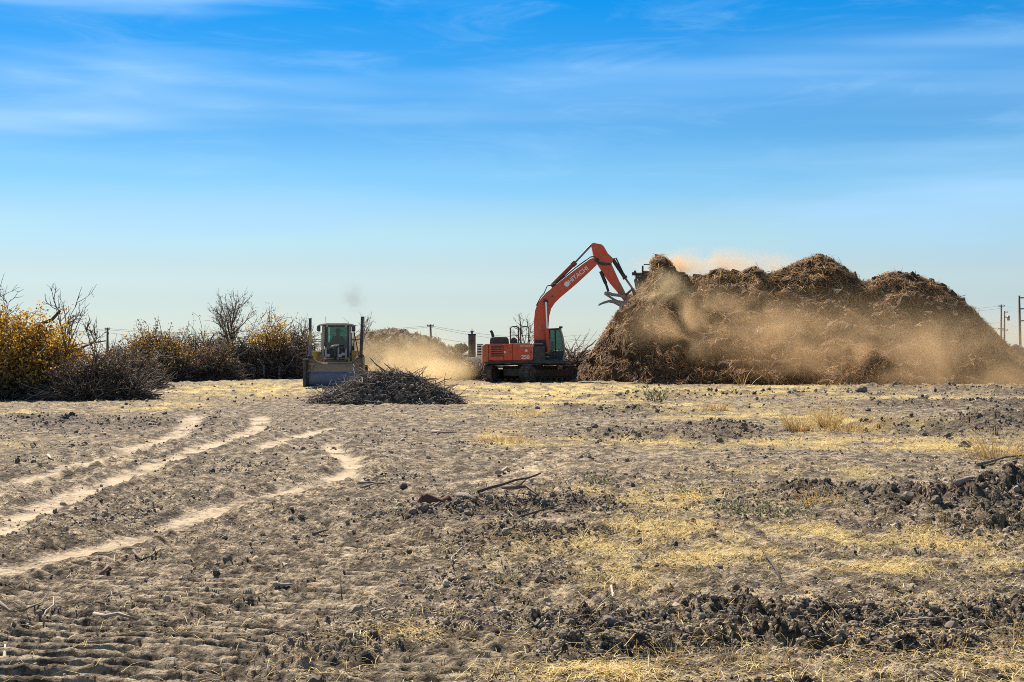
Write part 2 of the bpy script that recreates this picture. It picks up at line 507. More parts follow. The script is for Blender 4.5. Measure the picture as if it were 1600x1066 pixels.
def ground_fields(X, Y, fine=True):
    shp = np.shape(X)
    X = np.asarray(X, float).ravel(); Y = np.asarray(Y, float).ravel()
    XA, YA = X, Y
    fade = 1 - sstep(110, 170, Y)
    z = (.10 * fbm(X / 9, Y / 9, 3) + .045 * fbm(X / 2.2 + 5, Y / 2.2, 3)) * fade * sstep(3, 9, Y)
    z = z + .16 * fbm(X / 30 + 3, Y / 30, 2) * sstep(18, 40, Y) * fade
    dust = np.zeros(X.shape); dark = np.zeros(X.shape); lug = np.zeros(X.shape); prn = np.zeros(X.shape); dep = np.zeros(X.shape)
    for pts, w in RUTS:
        i = np.nonzero(near_mask(XA, YA, pts, 2.6 * w))[0]
        if not len(i): continue
        X, Y = XA[i], YA[i]
        d, s, sd, L = poly_dist(X, Y, pts)
        d = d + .25 * w * pnoise(s * 1.3, d * 2) + .28 * fbm(X * 1.7, Y * 1.7, 3) * w
        k = 1 - sstep(.25 * w, 1.25 * w, d)
        k = k * np.clip(.85 + .8 * fbm(X * .9, Y * .9, 3), .2, 1.1) * sstep(-.02, .8, s) * (1 - .9 * sstep(L - 2.6, L, s))
        rib = np.sin(2 * np.pi * (s + .05 * pnoise(X * 3, Y * 3)) / .22)
        kr = k * np.clip(.5 + 1.5 * fbm(X * .7 + 6, Y * .7, 2), 0, 1)
        lug[i] += .016 * kr * rib
        dust[i] = np.maximum(dust[i], k * (1 - .30 * kr * (rib < -.1)))
        dep[i] += -.045 * k + .05 * np.exp(-((d - 1.35 * w) / (.35 * w)) ** 2) * (.3 + 1.2 * np.clip(.5 + fbm(X * 3, Y * 3, 2), 0, 1))
    X, Y = XA, YA
    dust = np.maximum(dust, blobs(X, Y, _pl) * np.clip(.5 + 1.3 * fbm(X * .8 + 4, Y * .8, 3), 0, 1))
    dust = np.clip(dust, 0, 1)
    for pts, w, pitch, amp in PRINTS:
        i = np.nonzero(near_mask(XA, YA, pts, 1.4 * w))[0]
        if not len(i): continue
        X, Y = XA[i], YA[i]
        d, s, sd, L = poly_dist(X, Y, pts)
        k = (1 - sstep(.8 * w, 1.05 * w, d)) * np.clip(1.0 + .8 * fbm(X * 1.1, Y * 1.1, 2), .45, 1) * sstep(0, .4, s) * (1 - sstep(L - .4, L, s))
        ph = 2 * np.pi * (s + .03 * pnoise(X * 4, Y * 4)) / pitch
        prn[i] = np.maximum(prn[i], k)
        lug[i] += amp * k * (np.tanh(2.2 * np.sin(ph)) - .6)
    rough = np.ones(XA.shape)
    for pts, h, w, ln in BANKS:
        i = np.nonzero(near_mask(XA, YA, pts, 4.0 * w))[0]
        if not len(i): continue
        X, Y = XA[i], YA[i]
        d, s, sd, L = poly_dist(X, Y, pts)
        e = fbm(X / ln, Y / ln * .8, 3, .6)
        wf = np.where(sd > 0, w * 1.3, w * .62)
        k = np.exp(-((d + .25 * w * e) / wf) ** 2)
        z[i] += h * k * np.clip(.62 + .75 * e, .1, 1.2)
        dark[i] = np.maximum(dark[i], np.exp(-(d / (w * 1.3)) ** 2) * np.clip(.6 + .9 * e, 0, 1))
        rough[i] += .45 * k
    X, Y = XA, YA
    straw = blobs(X, Y, _st)
    n = fbm(X * .55 + 2, Y * .45, 4, .6)
    n2 = fbm(X * 1.5 + 8, Y * .7, 4, .62)
    straw = np.clip(straw * np.clip(.42 + 1.2 * n + 2.2 * n2, 0, 1.2) + .10 * np.clip(n * 3 - .3, 0, 1) * sstep(-2, 1, X), 0, 1) * (1 - .75 * dust)
    straw = straw * (1 - .7 * dark)
    if fine:
        crumb = 1 - .88 * dust
        crumb = crumb * (1 - .5 * straw) * (1 - .72 * prn)
        near = 1 - sstep(14, 34, Y)
        patch = .45 + .9 * np.clip(fbm(X * .7 + 9, Y * .7, 3) + .35, 0, 1)
        lump = np.abs(pnoise(X * 5.5, Y * 5.5)) + .55 * np.abs(pnoise(X * 12 + 7, Y * 12)) + .3 * np.abs(pnoise(X * 26, Y * 26 + 5))
        z = z + crumb * patch * rough * (.080 * near * (lump - .45) + .028 * near * fbm(X * 9, Y * 9, 2, .62)
                                         + (.045 + .12 * sstep(14, 60, Y)) * fbm(X * 1.9 + 30, Y * 1.9, 4, .66) * fade)
        z = z + lug * (1 - .2 * dust)
    dust = np.maximum(dust, .42 * prn)
    z = z + dep * fade
    return z.reshape(shp), dust.reshape(shp), straw.reshape(shp), dark.reshape(shp)

def print_mask(X, Y):
    m = np.zeros(X.shape)
    for pts, w, pitch, amp in PRINTS:
        i = np.nonzero(near_mask(X, Y, pts, 1.2 * w))[0]
        if len(i):
            m[i] = np.maximum(m[i], 1 - sstep(.8 * w, 1.1 * w, poly_dist(X[i], Y[i], pts)[0]))
    return m

def gz(x, y):
    return float(ground_fields(np.array([x]), np.array([y]))[0][0])

def gspot(px, py):
    x, y = gpt(px, py)
    for _ in range(3):
        x, y = gpt(px, py, gz(x, y))
    return Vector((x, y, gz(x, y)))

def make_ground():
    py = np.concatenate([np.linspace(1300, 556.5, 580)])
    Yr = np.concatenate([[-40, -20, -10, -5, -2, 0, 1.5, 3, 4], FPX * CAM_H / (py - HORIZON), [700, 900, 1300, 2000, 3500, 6000, 9000]])
    Yr = np.unique(Yr)
    u = np.concatenate([[-4, -2.2, -1.3, -.9, -.7, -.55], np.linspace(-.46, .46, 600), [.55, .7, .9, 1.3, 2.2, 4]])
    Yg, U = np.meshgrid(Yr, u, indexing='ij')
    Xg = U * np.sqrt(Yg ** 2 + 6.0)
    # break up the regular rows a little
    z, dust, straw, dark = ground_fields(Xg, Yg)
    nr, nc = Xg.shape
    V = np.stack([Xg, Yg, z], -1).reshape(-1, 3)
    i = np.arange(nr - 1)[:, None] * nc + np.arange(nc - 1)[None]
    F = np.stack([i, i + 1, i + nc + 1, i + nc], -1).reshape(-1, 4)
    t = NT('field_soil'); v = t.obj()
    fine = t.noise(v, 9.0, 8, .68)
    grit = t.noise(v, 46.0, 6, .7)
    crumbs = t.voro(v, 22.0)
    big = t.noise(v, .35, 5, .6)
    mid = t.noise(t.scalev(v, (1, .6, 1)), 4.6, 12, .80)
    blot = t.noise(v, 1.1, 8, .72)
    soil = t.mix(t.rng(fine, .3, .72), (.175, .128, .084), (.41, .31, .205))
    soil = t.mix(t.rng(grit, .36, .66, 0, .7), soil, (.50, .385, .255))
    soil = t.mix(t.rng(big, .35, .7, 0, .45), soil, (.34, .255, .175))
    soil = t.mix(t.rng(blot, .40, .56, .5, 0), soil, (.15, .11, .077))
    soil = t.mix(t.rng(mid, .44, .55, .9, 0), soil, (.070, .051, .036))  # dark and pale specks colour in tiny shadows and bright tops of the crumbs
    soil = t.mix(t.rng(mid, .51, .61, 0, .8), soil, (.61, .465, .30))
    dk = t.math('MULTIPLY', t.attr('dark'), t.rng(fine, .25, .6, .5, 1), clamp=True)
    soil = t.mix(t.math('MULTIPLY', dk, .95), soil, (.085, .064, .047))
    dcol = t.mix(t.rng(t.noise(v, 2.2, 6, .65), .35, .7), (.40, .305, .195), (.50, .385, .255))
    soil = t.mix(t.rng(t.math('ADD', t.attr('dust'), t.math('ADD', t.rng(fine, .3, .7, -.25, .25), t.rng(mid, .4, .65, -.35, .2))), .18, .75, 0, .92), soil, dcol)
    # straw litter: fibres, stretched in two directions
    fib = t.noise(t.scalev(v, (60, 9, 20)), 1.0, 5, .7, .8)
    fib2 = t.noise(t.scalev(v, (8, 50, 20)), 1.0, 5, .7, .8)
    fb = t.math('MAXIMUM', fib, fib2)
    sm = t.math('MULTIPLY', t.attr('straw'), t.rng(fb, .44, .60, .25, 1.1), clamp=True)
    scol = t.mix(t.rng(t.noise(v, 1.3, 5, .6), .35, .7), (.74, .50, .14), (.92, .72, .28))
    soil = t.mix(sm, soil, scol)
    h = t.math('ADD', t.math('MULTIPLY', fine, 1.0), t.math('ADD', t.math('MULTIPLY', grit, .35), t.math('MULTIPLY', crumbs, -.35)))
    st = t.rng(t.attr('dust'), .2, .9, 1.0, .28)
    mat = t.out(soil, .95, 0, t.n('ShaderNodeBump', {'Height': h, 'Strength': st, 'Distance': .12}).outputs[0])
    t.put(t.b.inputs['Specular IOR Level'], .15)
    o = np_mesh('ground', V, F, mat, None, True, {'dust': dust.ravel(), 'straw': straw.ravel(), 'dark': dark.ravel()})
    tag(o, 'bare grey-brown field churned by machines, with dusty ruts and straw', kind='structure')
make_ground()

M_CLOD = mat_tone('dry_clod', [(0, (.075, .055, .040)), (.25, (.24, .175, .118)), (.7, (.44, .335, .225)), (1, (.56, .435, .30))], sc=60)
M_STRAW = mat_tone('dry_straw', [(0, (.60, .37, .09)), (.4, (.80, .56, .17)), (.8, (.92, .73, .33)), (1, (.94, .83, .52))], sc=40, translucent=.25)

def frame_points(n, rng, y0=600, y1=1110, pw=1.0):
    """points spread over the field about as densely as the eye sees them"""
    py = y0 + (y1 - y0) * rng.uniform(0, 1, n) ** pw
    px = rng.uniform(-160, 1760, n)
    Y = FPX * CAM_H / (py - HORIZON); X = (px - 800) / FPX * Y
    return X, Y

def make_clods():
    rng = np.random.default_rng(21)
    X, Y = frame_points(520000, rng)
    z, dust, straw, dark = ground_fields(X, Y)
    den = np.clip(.06 + 1.5 * np.clip(fbm(X * .6 + 3, Y * .6, 3) + .12, 0, 1) + 1.6 * dark, 0, 1.6) * (1 - .93 * dust) * (1 - .6 * straw) * (1 - .85 * print_mask(X, Y))
    keep = rng.uniform(0, 3.3, len(X)) < den
    X, Y, z, dark = X[keep], Y[keep], z[keep], dark[keep]
    n = len(X)
    pxs = np.clip(rng.lognormal(1.0, .50, n), 1.7, 22) * (1 + .55 * dark)
    s = np.clip(pxs / FPX * Y * .5 * np.clip(1.15 - Y / 60, .55, 1), .006, .11)
    scl = np.stack([s * rng.uniform(.8, 1.4, n), s * rng.uniform(.8, 1.3, n), s * rng.uniform(.65, 1.05, n)], -1)
    pos = np.stack([X, Y, z + s * .25], -1)
    bigm = pxs > 9
    midm = (pxs > 4.6) & ~bigm
    for nm, m, proto in (('soil_crumbs', pxs <= 4.6, OCT), ('soil_lumps', midm, ICO0), ('soil_clods', bigm, ICO1)):
        k = int(m.sum())
        o = scatter(nm, proto[0], proto[1], pos[m], rot_mats(k, rng), scl[m], M_CLOD, rng, dim=1 - .9 * dark[m], jitter=.18 if nm == 'soil_clods' else .28)
        tag(o, {'soil_crumbs': 'fine dry soil crumbs strewn over the whole field', 'soil_lumps': 'small dry soil lumps strewn over the whole field', 'soil_clods': 'fist-sized dry clods strewn over the churned field'}[nm], 'soil', kind='stuff')
    return n
N_CLOD = make_clods()

def make_straw():
    rng = np.random.default_rng(33)
    X, Y = frame_points(620000, rng, 596, 1110, 1.0)
    pre = rng.uniform(0, 1.6, len(X)) < np.clip(1.9 * blobs(X, Y, _st) + .13, 0, 1.6)
    X, Y = X[pre], Y[pre]
    acc = np.clip(1.9 * blobs(X, Y, _st) + .13, 0, 1.6)
    z, dust, straw, dark = ground_fields(X, Y)
    den = np.clip(straw ** 1.2 + (.018 + .03 * sstep(-1, 2, X)) * (1 - dust), 0, 1)
    keep = rng.uniform(0, 1, len(X)) * acc < den
    X, Y, z, straw = X[keep], Y[keep], z[keep], straw[keep]
    n = len(X)
    L = np.clip(rng.lognormal(-2.3, .45, n), .03, .4) * (1 + .02 * Y)
    w = np.maximum(.0032, .62 / FPX * Y) * rng.uniform(.6, 1.3, n)
    # a slightly bent strip, 2 quads
    PV = np.array([(-.5, -.5, 0), (-.5, .5, 0), (0, -.5, .10), (0, .5, .10), (.5, -.2, .03), (.5, .2, .03)])
    PF = np.array([(0, 2, 3, 1), (2, 4, 5, 3)])
    scl = np.stack([L, w, L], -1)
    pos = np.stack([X, Y, z + .006 + .03 * straw * rng.uniform(0, 1, n)], -1)
    up = rng.uniform(0, 1, n) < .10
    R1 = rot_mats(n, rng, .16); R2 = rot_mats(n, rng, .55)
    rot = np.where(up[:, None, None], R2, R1)
    o = scatter('straw', PV, PF, pos, rot, scl, M_STRAW, rng)
    tag(o, 'pale yellow straw lying in patches over the field', 'straw', kind='stuff')
    return n
N_STRAW = make_straw()
print('CLODS', N_CLOD, 'STRAW', N_STRAW)

# ---------------------------------------------------------------- shredded wood pile
M_BARK = mat_tone('bark', [(0, (.045, .031, .023)), (.5, (.125, .086, .062)), (.85, (.31, .225, .165)), (1, (.54, .42, .32))], sc=9)
M_GREYWOOD = mat_tone('weathered_wood', [(0, (.12, .092, .072)), (.5, (.27, .21, .16)), (1, (.45, .36, .27))], sc=12)
M_CHIP = mat_tone('shredded_wood', [(0, (.062, .030, .014)), (.4, (.21, .102, .040)), (.75, (.44, .225, .080)), (1, (.72, .44, .18))], sc=8, translucent=.2)
M_GOLDCHIP = mat_tone('golden_chips', [(0, (.24, .115, .03)), (.5, (.46, .235, .06)), (1, (.70, .42, .15))], sc=8, translucent=.25)
M_YLEAF = mat_tone('yellow_leaf', [(0, (.26, .12, .022)), (.35, (.56, .28, .028)), (.75, (.70, .42, .05)), (1, (.76, .56, .15))], sc=6, translucent=.4)
M_BLEAF = mat_tone('brown_leaf', [(0, (.10, .06, .025)), (.5, (.28, .17, .07)), (1, (.45, .32, .16))], sc=6, translucent=.35)
M_GLEAF = mat_tone('green_leaf', [(0, (.09, .10, .05)), (.5, (.21, .22, .12)), (1, (.38, .36, .21))], sc=6, translucent=.35)

def tubes(name, P, Rr, sides, mat, parent=None, rng=RNG, tone=None, cap=True):
    """n smooth tapered stems, each K points long, as one mesh"""
    if cap:                                                             # closed, rounded-off ends
        P = np.concatenate([P[:, :1], P, P[:, -1:]], 1)
        Rr = np.concatenate([Rr[:, :1] * .02, Rr, Rr[:, -1:] * .02], 1)
    n, K, _ = P.shape
    T = np.empty_like(P); T[:, 1:-1] = P[:, 2:] - P[:, :-2]; T[:, 0] = P[:, 1] - P[:, 0]; T[:, -1] = P[:, -1] - P[:, -2]
    T /= np.linalg.norm(T, axis=2, keepdims=True) + 1e-9
    ref = rng.normal(size=(n, 1, 3))
    A = ref - T * (ref * T).sum(2, keepdims=True); A /= np.linalg.norm(A, axis=2, keepdims=True) + 1e-9
    B = np.cross(T, A)
    a = 2 * np.pi * np.arange(sides) / sides
    W = P[:, :, None] + Rr[:, :, None, None] * (np.cos(a)[None, None, :, None] * A[:, :, None] + np.sin(a)[None, None, :, None] * B[:, :, None])
    V = W.reshape(-1, 3)
    base = (np.arange(n) * K * sides)[:, None, None]
    i = np.arange(K - 1)[None, :, None] * sides; k = np.arange(sides)[None, None]; k2 = (k + 1) % sides
    F = np.stack(np.broadcast_arrays(base + i + k, base + i + k2, base + i + sides + k2, base + i + sides + k), -1).reshape(-1, 4)
    if tone is None: tone = rng.uniform(0, 1, n)
    return np_mesh(name, V, F, mat, parent, True, {'tone': np.repeat(tone, K * sides)})

def stems(p0, d0, L, rng, K=5, bend=.35, droop=.0, kink=.06):
    """curved centre lines from p0 along d0"""
    n = len(p0)
    d0 = d0 / (np.linalg.norm(d0, axis=1, keepdims=True) + 1e-9)
    side = rng.normal(size=(n, 3)); side -= d0 * (side * d0).sum(1, keepdims=True); side /= np.linalg.norm(side, axis=1, keepdims=True) + 1e-9
    t = np.linspace(0, 1, K)[None, :, None]
    P = p0[:, None] + d0[:, None] * (L[:, None, None] * t) + side[:, None] * (L[:, None, None] * t * t * (bend * rng.uniform(-1, 1, (n, 1, 1))))
    P = P + rng.normal(0, 1, (n, K, 3)) * kink * L[:, None, None] * t * .6
    P[:, :, 2] -= (droop * L[:, None] * t[:, :, 0] ** 2)
    return P

LEAF_V = np.array([(-.5, 0, 0), (0, -.28, .06), (.5, 0, -.04), (0, .28, .06)]); LEAF_F = np.array([(0, 1, 2, 3)])
STRIP_V = np.array([(-.5, -.5, 0), (-.5, .5, 0), (0, -.5, .16), (0, .5, .16), (.5, -.3, .02), (.5, .3, .02)]); STRIP_F = np.array([(0, 2, 3, 1), (2, 4, 5, 3)])

def mat_mulch(name, a, b, c):
    t = NT(name); v = t.obj()
    f1 = t.noise(t.scalev(v, (1, 1, 2.2)), 3.2, 8, .68, .6)
    f2 = t.noise(t.scalev(v, (9, 9, 22)), 1.0, 6, .7, 1.2)
    col = t.mix(t.rng(f1, .34, .68), a, b)
    col = t.mix(t.rng(f2, .46, .72, 0, .8), col, c)
    h = t.math('ADD', f1, t.math('MULTIPLY', f2, .6))
    return t.out(col, .97, 0, t.bump(h, 1.0, .35))
M_MULCH = mat_mulch('mulch', (.055, .031, .018), (.19, .105, .048), (.42, .24, .10))
M_EARTH = mat_mulch('heaped_earth', (.10, .075, .055), (.24, .19, .14), (.40, .33, .25))

_br = np.random.default_rng(44)
ALL_BR = []
for k in range(6):
    o = tubes('broken_branch', stems(np.zeros((1, 3)), np.array([[1.0, 0, 0]]), np.array([1.0]), _br, 6, .4, 0, .04), (.028 + .01 * (k % 3)) * np.linspace(1, .4, 6)[None], 6, M_BARK if k % 2 else M_GREYWOOD, None, _br, np.array([.3 + .1 * k]))
    ALL_BR.append(o.data); bpy.data.objects.remove(o)
RIDGE_Y = 81.0
SIL = [(880, 601), (900, 594), (915, 570), (940, 531), (960, 500), (985, 464), (998, 452), (1010, 445), (1016, 428), (1020, 407), (1031, 402), (1043, 409), (1056, 427), (1072, 436), (1092, 437),
       (1125, 424), (1150, 433), (1175, 421), (1200, 433), (1235, 420), (1252, 410), (1278, 402), (1300, 408), (1325, 425), (1345, 443), (1365, 441), (1385, 430), (1405, 428),
       (1440, 434), (1480, 451), (1520, 485), (1550, 515), (1580, 545), (1605, 565), (1645, 598), (1700, 605)]
_sx = np.array([(p[0] - 800) / FPX * RIDGE_Y for p in SIL]); _sz = np.array([max(-.3, CAM_H + (HORIZON - p[1]) / FPX * RIDGE_Y) for p in SIL])

_sx2 = np.linspace(_sx[0], _sx[-1], 160); _t = np.interp(_sx2, _sx, _sz)
_k = np.exp(-np.linspace(-2, 2, 33) ** 2); _k /= _k.sum()
_sz2 = np.minimum(np.convolve(np.pad(_t, 16, mode='edge'), _k, 'valid'), _t + .5)

def pile_h(x, y):
    yr = RIDGE_Y + .9 * pnoise(x * .23, x * 0 + 3.3)
    wx = x + .5 * fbm(x * .35, y * .35, 2) * np.clip(np.abs(y - yr) / 4, 0, 1)
    d = np.abs(y - yr)
    fs = .7 * sstep(.8, 5.0, d)
    S = np.interp(wx, _sx, _sz) * (1 - fs) + np.interp(wx, _sx2, _sz2) * fs
    H = S - .84 * (np.sqrt(d * d + .35) - .59)
    # slumped tongues and overhanging mats of fibre
    k = np.clip(d / 3, 0.0, 1) * np.clip(S / 2, 0, 1)
    H = H + k * (.55 * fbm(x * .42, y * .28, 3) + .30 * (np.abs(pnoise(x * .9, H * 1.1 + y * .4)) - .3))
    H = H + .20 * np.clip(S, 0, 1) * fbm(x * 1.3, y * 1.3, 5, .62) * np.clip(.35 + d / 3, 0, 1)
    led = pnoise(x * .7 + 11, H * 1.9)
    H = H + k * .30 * np.tanh(3 * led)
    return H

def mulch_pile():
    rng = np.random.default_rng(5)
    root = empty('mulch_pile', (float(_sx[18]), RIDGE_Y, 0))
    tag(root, 'huge long brown pile of shredded wood beside the red excavator', 'pile')
    inv = np.array([-_sx[18], -RIDGE_Y, 0])
    xs = np.arange(_sx[0] - .3, _sx[-1], .105); ys = np.concatenate([np.arange(69.5, 84, .115), np.arange(84, 92, .4)])
    Xg, Yg = np.meshgrid(xs, ys, indexing='xy')
    H = pile_h(Xg, Yg) + .07 * np.abs(pnoise(Xg * 4, Yg * 4))
    H = np.maximum(H, -.35)
    ny, nx = Xg.shape
    V = np.stack([Xg, Yg, H], -1).reshape(-1, 3) + inv
    i = np.arange(ny - 1)[:, None] * nx + np.arange(nx - 1)[None]
    F = np.stack([i, i + 1, i + nx + 1, i + nx], -1).reshape(-1, 4)
    F = F[(V[F, 2].max(1) > -.3)]
    np_mesh('mound', V, F, M_MULCH, root, True)
    # fibres
    n = 95000
    x = rng.uniform(_sx[0], _sx[-1] - .5, n); y = rng.uniform(70, 82.3, n)
    z = pile_h(x, y); ok = z > .0
    x, y, z = x[ok], y[ok], z[ok]; n = len(x)
    e = .12
    nx_ = -(pile_h(x + e, y) - pile_h(x - e, y)) / (2 * e); ny_ = -(pile_h(x, y + e) - pile_h(x, y - e)) / (2 * e)
    N = np.stack([nx_, ny_, np.ones(n)], -1); N /= np.linalg.norm(N, axis=1, keepdims=True)
    T = rng.normal(size=(n, 3)); T -= N * (T * N).sum(1, keepdims=True); T /= np.linalg.norm(T, axis=1, keepdims=True)
    T = T + N * rng.normal(.12, .30, (n, 1)); T /= np.linalg.norm(T, axis=1, keepdims=True)
    B = np.cross(N, T); B /= np.linalg.norm(B, axis=1, keepdims=True); N2 = np.cross(T, B)
    rot = np.stack([T, B, N2], 2)
    L = np.clip(rng.lognormal(-1.0, .5, n), .1, 1.2); w = rng.uniform(.016, .046, n)
    pos = np.stack([x, y, z + .03], -1) + inv + N * .03
    gold_share = np.exp(-(((x - 8.4) / 1.5) ** 2)) * sstep(4.8, 6.3, z) + .45 * sstep(2.2, 6.4, z) * sstep(6.5, 11, x)  # fresh by the conveyor; elsewhere golden fibres grow denser with height
    fm = rng.uniform(0, 1, n) < gold_share
    for nm, m, mt in (('wood_fibres', ~fm, M_CHIP), ('golden_fibres', fm, M_GOLDCHIP)):
        o = scatter(nm, STRIP_V, STRIP_F, pos[m], rot[m], np.stack([L, w, L], -1)[m], mt, rng, parent=root)
        o['kind'] = 'stuff'
    # broken limbs standing out of the shredded wood
    for k in range(60):
        bx, by = rng.uniform(_sx[3], _sx[-4]), rng.uniform(73.5, 80.0)
        bz = float(pile_h(np.array([bx]), np.array([by]))[0])
        if bz > .3:
            o = bpy.data.objects.new('broken_branch', ALL_BR[int(rng.integers(len(ALL_BR)))])
            o.rotation_mode = 'QUATERNION'; o.rotation_quaternion = Vector((rng.normal(0, 1), rng.normal(-.7, .4), rng.normal(.0, .3))).to_track_quat('X', 'Z')
            L_ = rng.uniform(.5, 1.3); o.location = (bx + inv[0], by + inv[1], bz - .05); o.scale = (L_, L_, L_); link(o, root)
    # matted lumps
    n = 5200
    x = rng.uniform(_sx[0], _sx[-1] - .5, n); y = rng.uniform(70, 81.6, n); z = pile_h(x, y); ok = z > -.05
    x, y, z = x[ok], y[ok], z[ok]; n = len(x)
    s = np.clip(rng.lognormal(-2.3, .55, n), .03, .30)
    o = scatter('matted_lumps', ICO0[0], ICO0[1], np.stack([x, y, z], -1) + inv, rot_mats(n, rng), np.stack([s * 1.5, s * 1.2, s * .8], -1), M_MULCH, rng, .3, parent=root)
    o['kind'] = 'stuff'
mulch_pile()

def heap(name, label, px, py_base, Y, w, h, depth, mat, nfib, seed, fibmat, cat='pile', flen=.28, fw=.03, power=1.0, base=-.25):
    """a single low heap: bumpy mound plus loose fibres or chips"""
    rng = np.random.default_rng(seed)
    c = at(px, py_base, Y); c.z = 0.0
    root = empty(name, c); tag(root, label, cat)
    def hh(x, y):
        r = np.sqrt((x / (w / 2)) ** 2 + (y / (depth / 2)) ** 2) + .16 * fbm(x * .9 + seed, y * .9, 3)
        return h * np.clip(1 - np.abs(r) ** power, -.3, 1) + h * .16 * fbm(x * 2.0, y * 2.0 + seed, 4, .62) * np.clip(1.3 - r, 0, 1)
    st = max(.05, w / 90)
    xs = np.arange(-w * .62, w * .62, st); ys = np.arange(-depth * .62, depth * .62, st)
    Xg, Yg = np.meshgrid(xs, ys, indexing='xy'); H = np.maximum(hh(Xg, Yg), base)
    ny, nx = Xg.shape
    V = np.stack([Xg, Yg, H], -1).reshape(-1, 3)
    i = np.arange(ny - 1)[:, None] * nx + np.arange(nx - 1)[None]
    F = np.stack([i, i + 1, i + nx + 1, i + nx], -1).reshape(-1, 4)
    F = F[V[F, 2].max(1) > -.12]
    np_mesh('mound', V, F, mat, root, True)
    x = rng.uniform(-w * .55, w * .55, nfib); y = rng.uniform(-depth * .55, depth * .55, nfib); z = hh(x, y); ok = z > -.02
    x, y, z = x[ok], y[ok], z[ok]; n = len(x)
    L = np.clip(rng.lognormal(math.log(flen), .45, n), .05, .9)
    o = scatter('loose_fibres', STRIP_V, STRIP_F, np.stack([x, y, z + .02], -1), rot_mats(n, rng, .55), np.stack([L, rng.uniform(.6, 1.4, n) * fw, L], -1), fibmat, rng, parent=root)
    o['kind'] = 'stuff'
    return root, hh
heap('mulch_heap', 'small cone of shredded wood slumped before the big brown pile', 1366, 600, 73.0, 4.4, 1.85, 4.6, M_MULCH, 5000, 11, M_CHIP)
M_EHEAP, eh = heap('earth_heap', 'dust-veiled long earth heap between the loader and the excavator', 610, 590, 97, 13.5, 3.2, 8.0, M_EARTH, 5000, 12, M_CHIP, flen=.3, fw=.035, power=1.7)

# ---------------------------------------------------------------- uprooted trees and brush
def limb_mesh(rng, L, r, K=7):
    P = stems(np.zeros((1, 3)), np.array([[1.0, 0, 0]]), np.array([L]), rng, K, .5, 0, .035)
    Rr = r * np.linspace(1, .35, K)[None]
    o = tubes('limb', P, Rr, 6, M_BARK, None, rng, np.array([rng.uniform(.1, .9)]))
    me = o.data; bpy.data.objects.remove(o)
    return me
_lr = np.random.default_rng(3)
LIMBS = [limb_mesh(_lr, 1.0, .03 + .012 * (k % 3)) for k in range(9)]

GREYLIMBS = []
for k in range(7):
    P = stems(np.zeros((1, 3)), np.array([[1.0, 0, 0]]), np.array([1.0]), _lr, 7, .45, 0, .04)
    o = tubes('stick', P, (.030 + .012 * (k % 3)) * np.linspace(1, .4, 7)[None], 6, M_GREYWOOD, None, _lr, np.array([.15 + .12 * k]))
    GREYLIMBS.append(o.data); bpy.data.objects.remove(o)
ALL_LIMBS = LIMBS + GREYLIMBS[:4]

def put_limb(root, name, loc, direction, length, rng, thick=1.0):
    o = bpy.data.objects.new(name, ALL_LIMBS[int(rng.integers(len(ALL_LIMBS)))])
    q = Vector(direction).to_track_quat('X', 'Z')
    o.rotation_mode = 'QUATERNION'; o.rotation_quaternion = q
    o.location = loc; o.scale = (length, length * thick, length * thick)
    return link(o, root)

def leaf_cloud(name, pts, size, mat, rng, root):
    n = len(pts)
    s = rng.uniform(.6, 1.5, n) * size
    o = scatter(name, LEAF_V, LEAF_F, pts, rot_mats(n, rng), np.stack([s, s, s], -1), mat, rng, parent=root)
    o['kind'] = 'stuff'
    return o

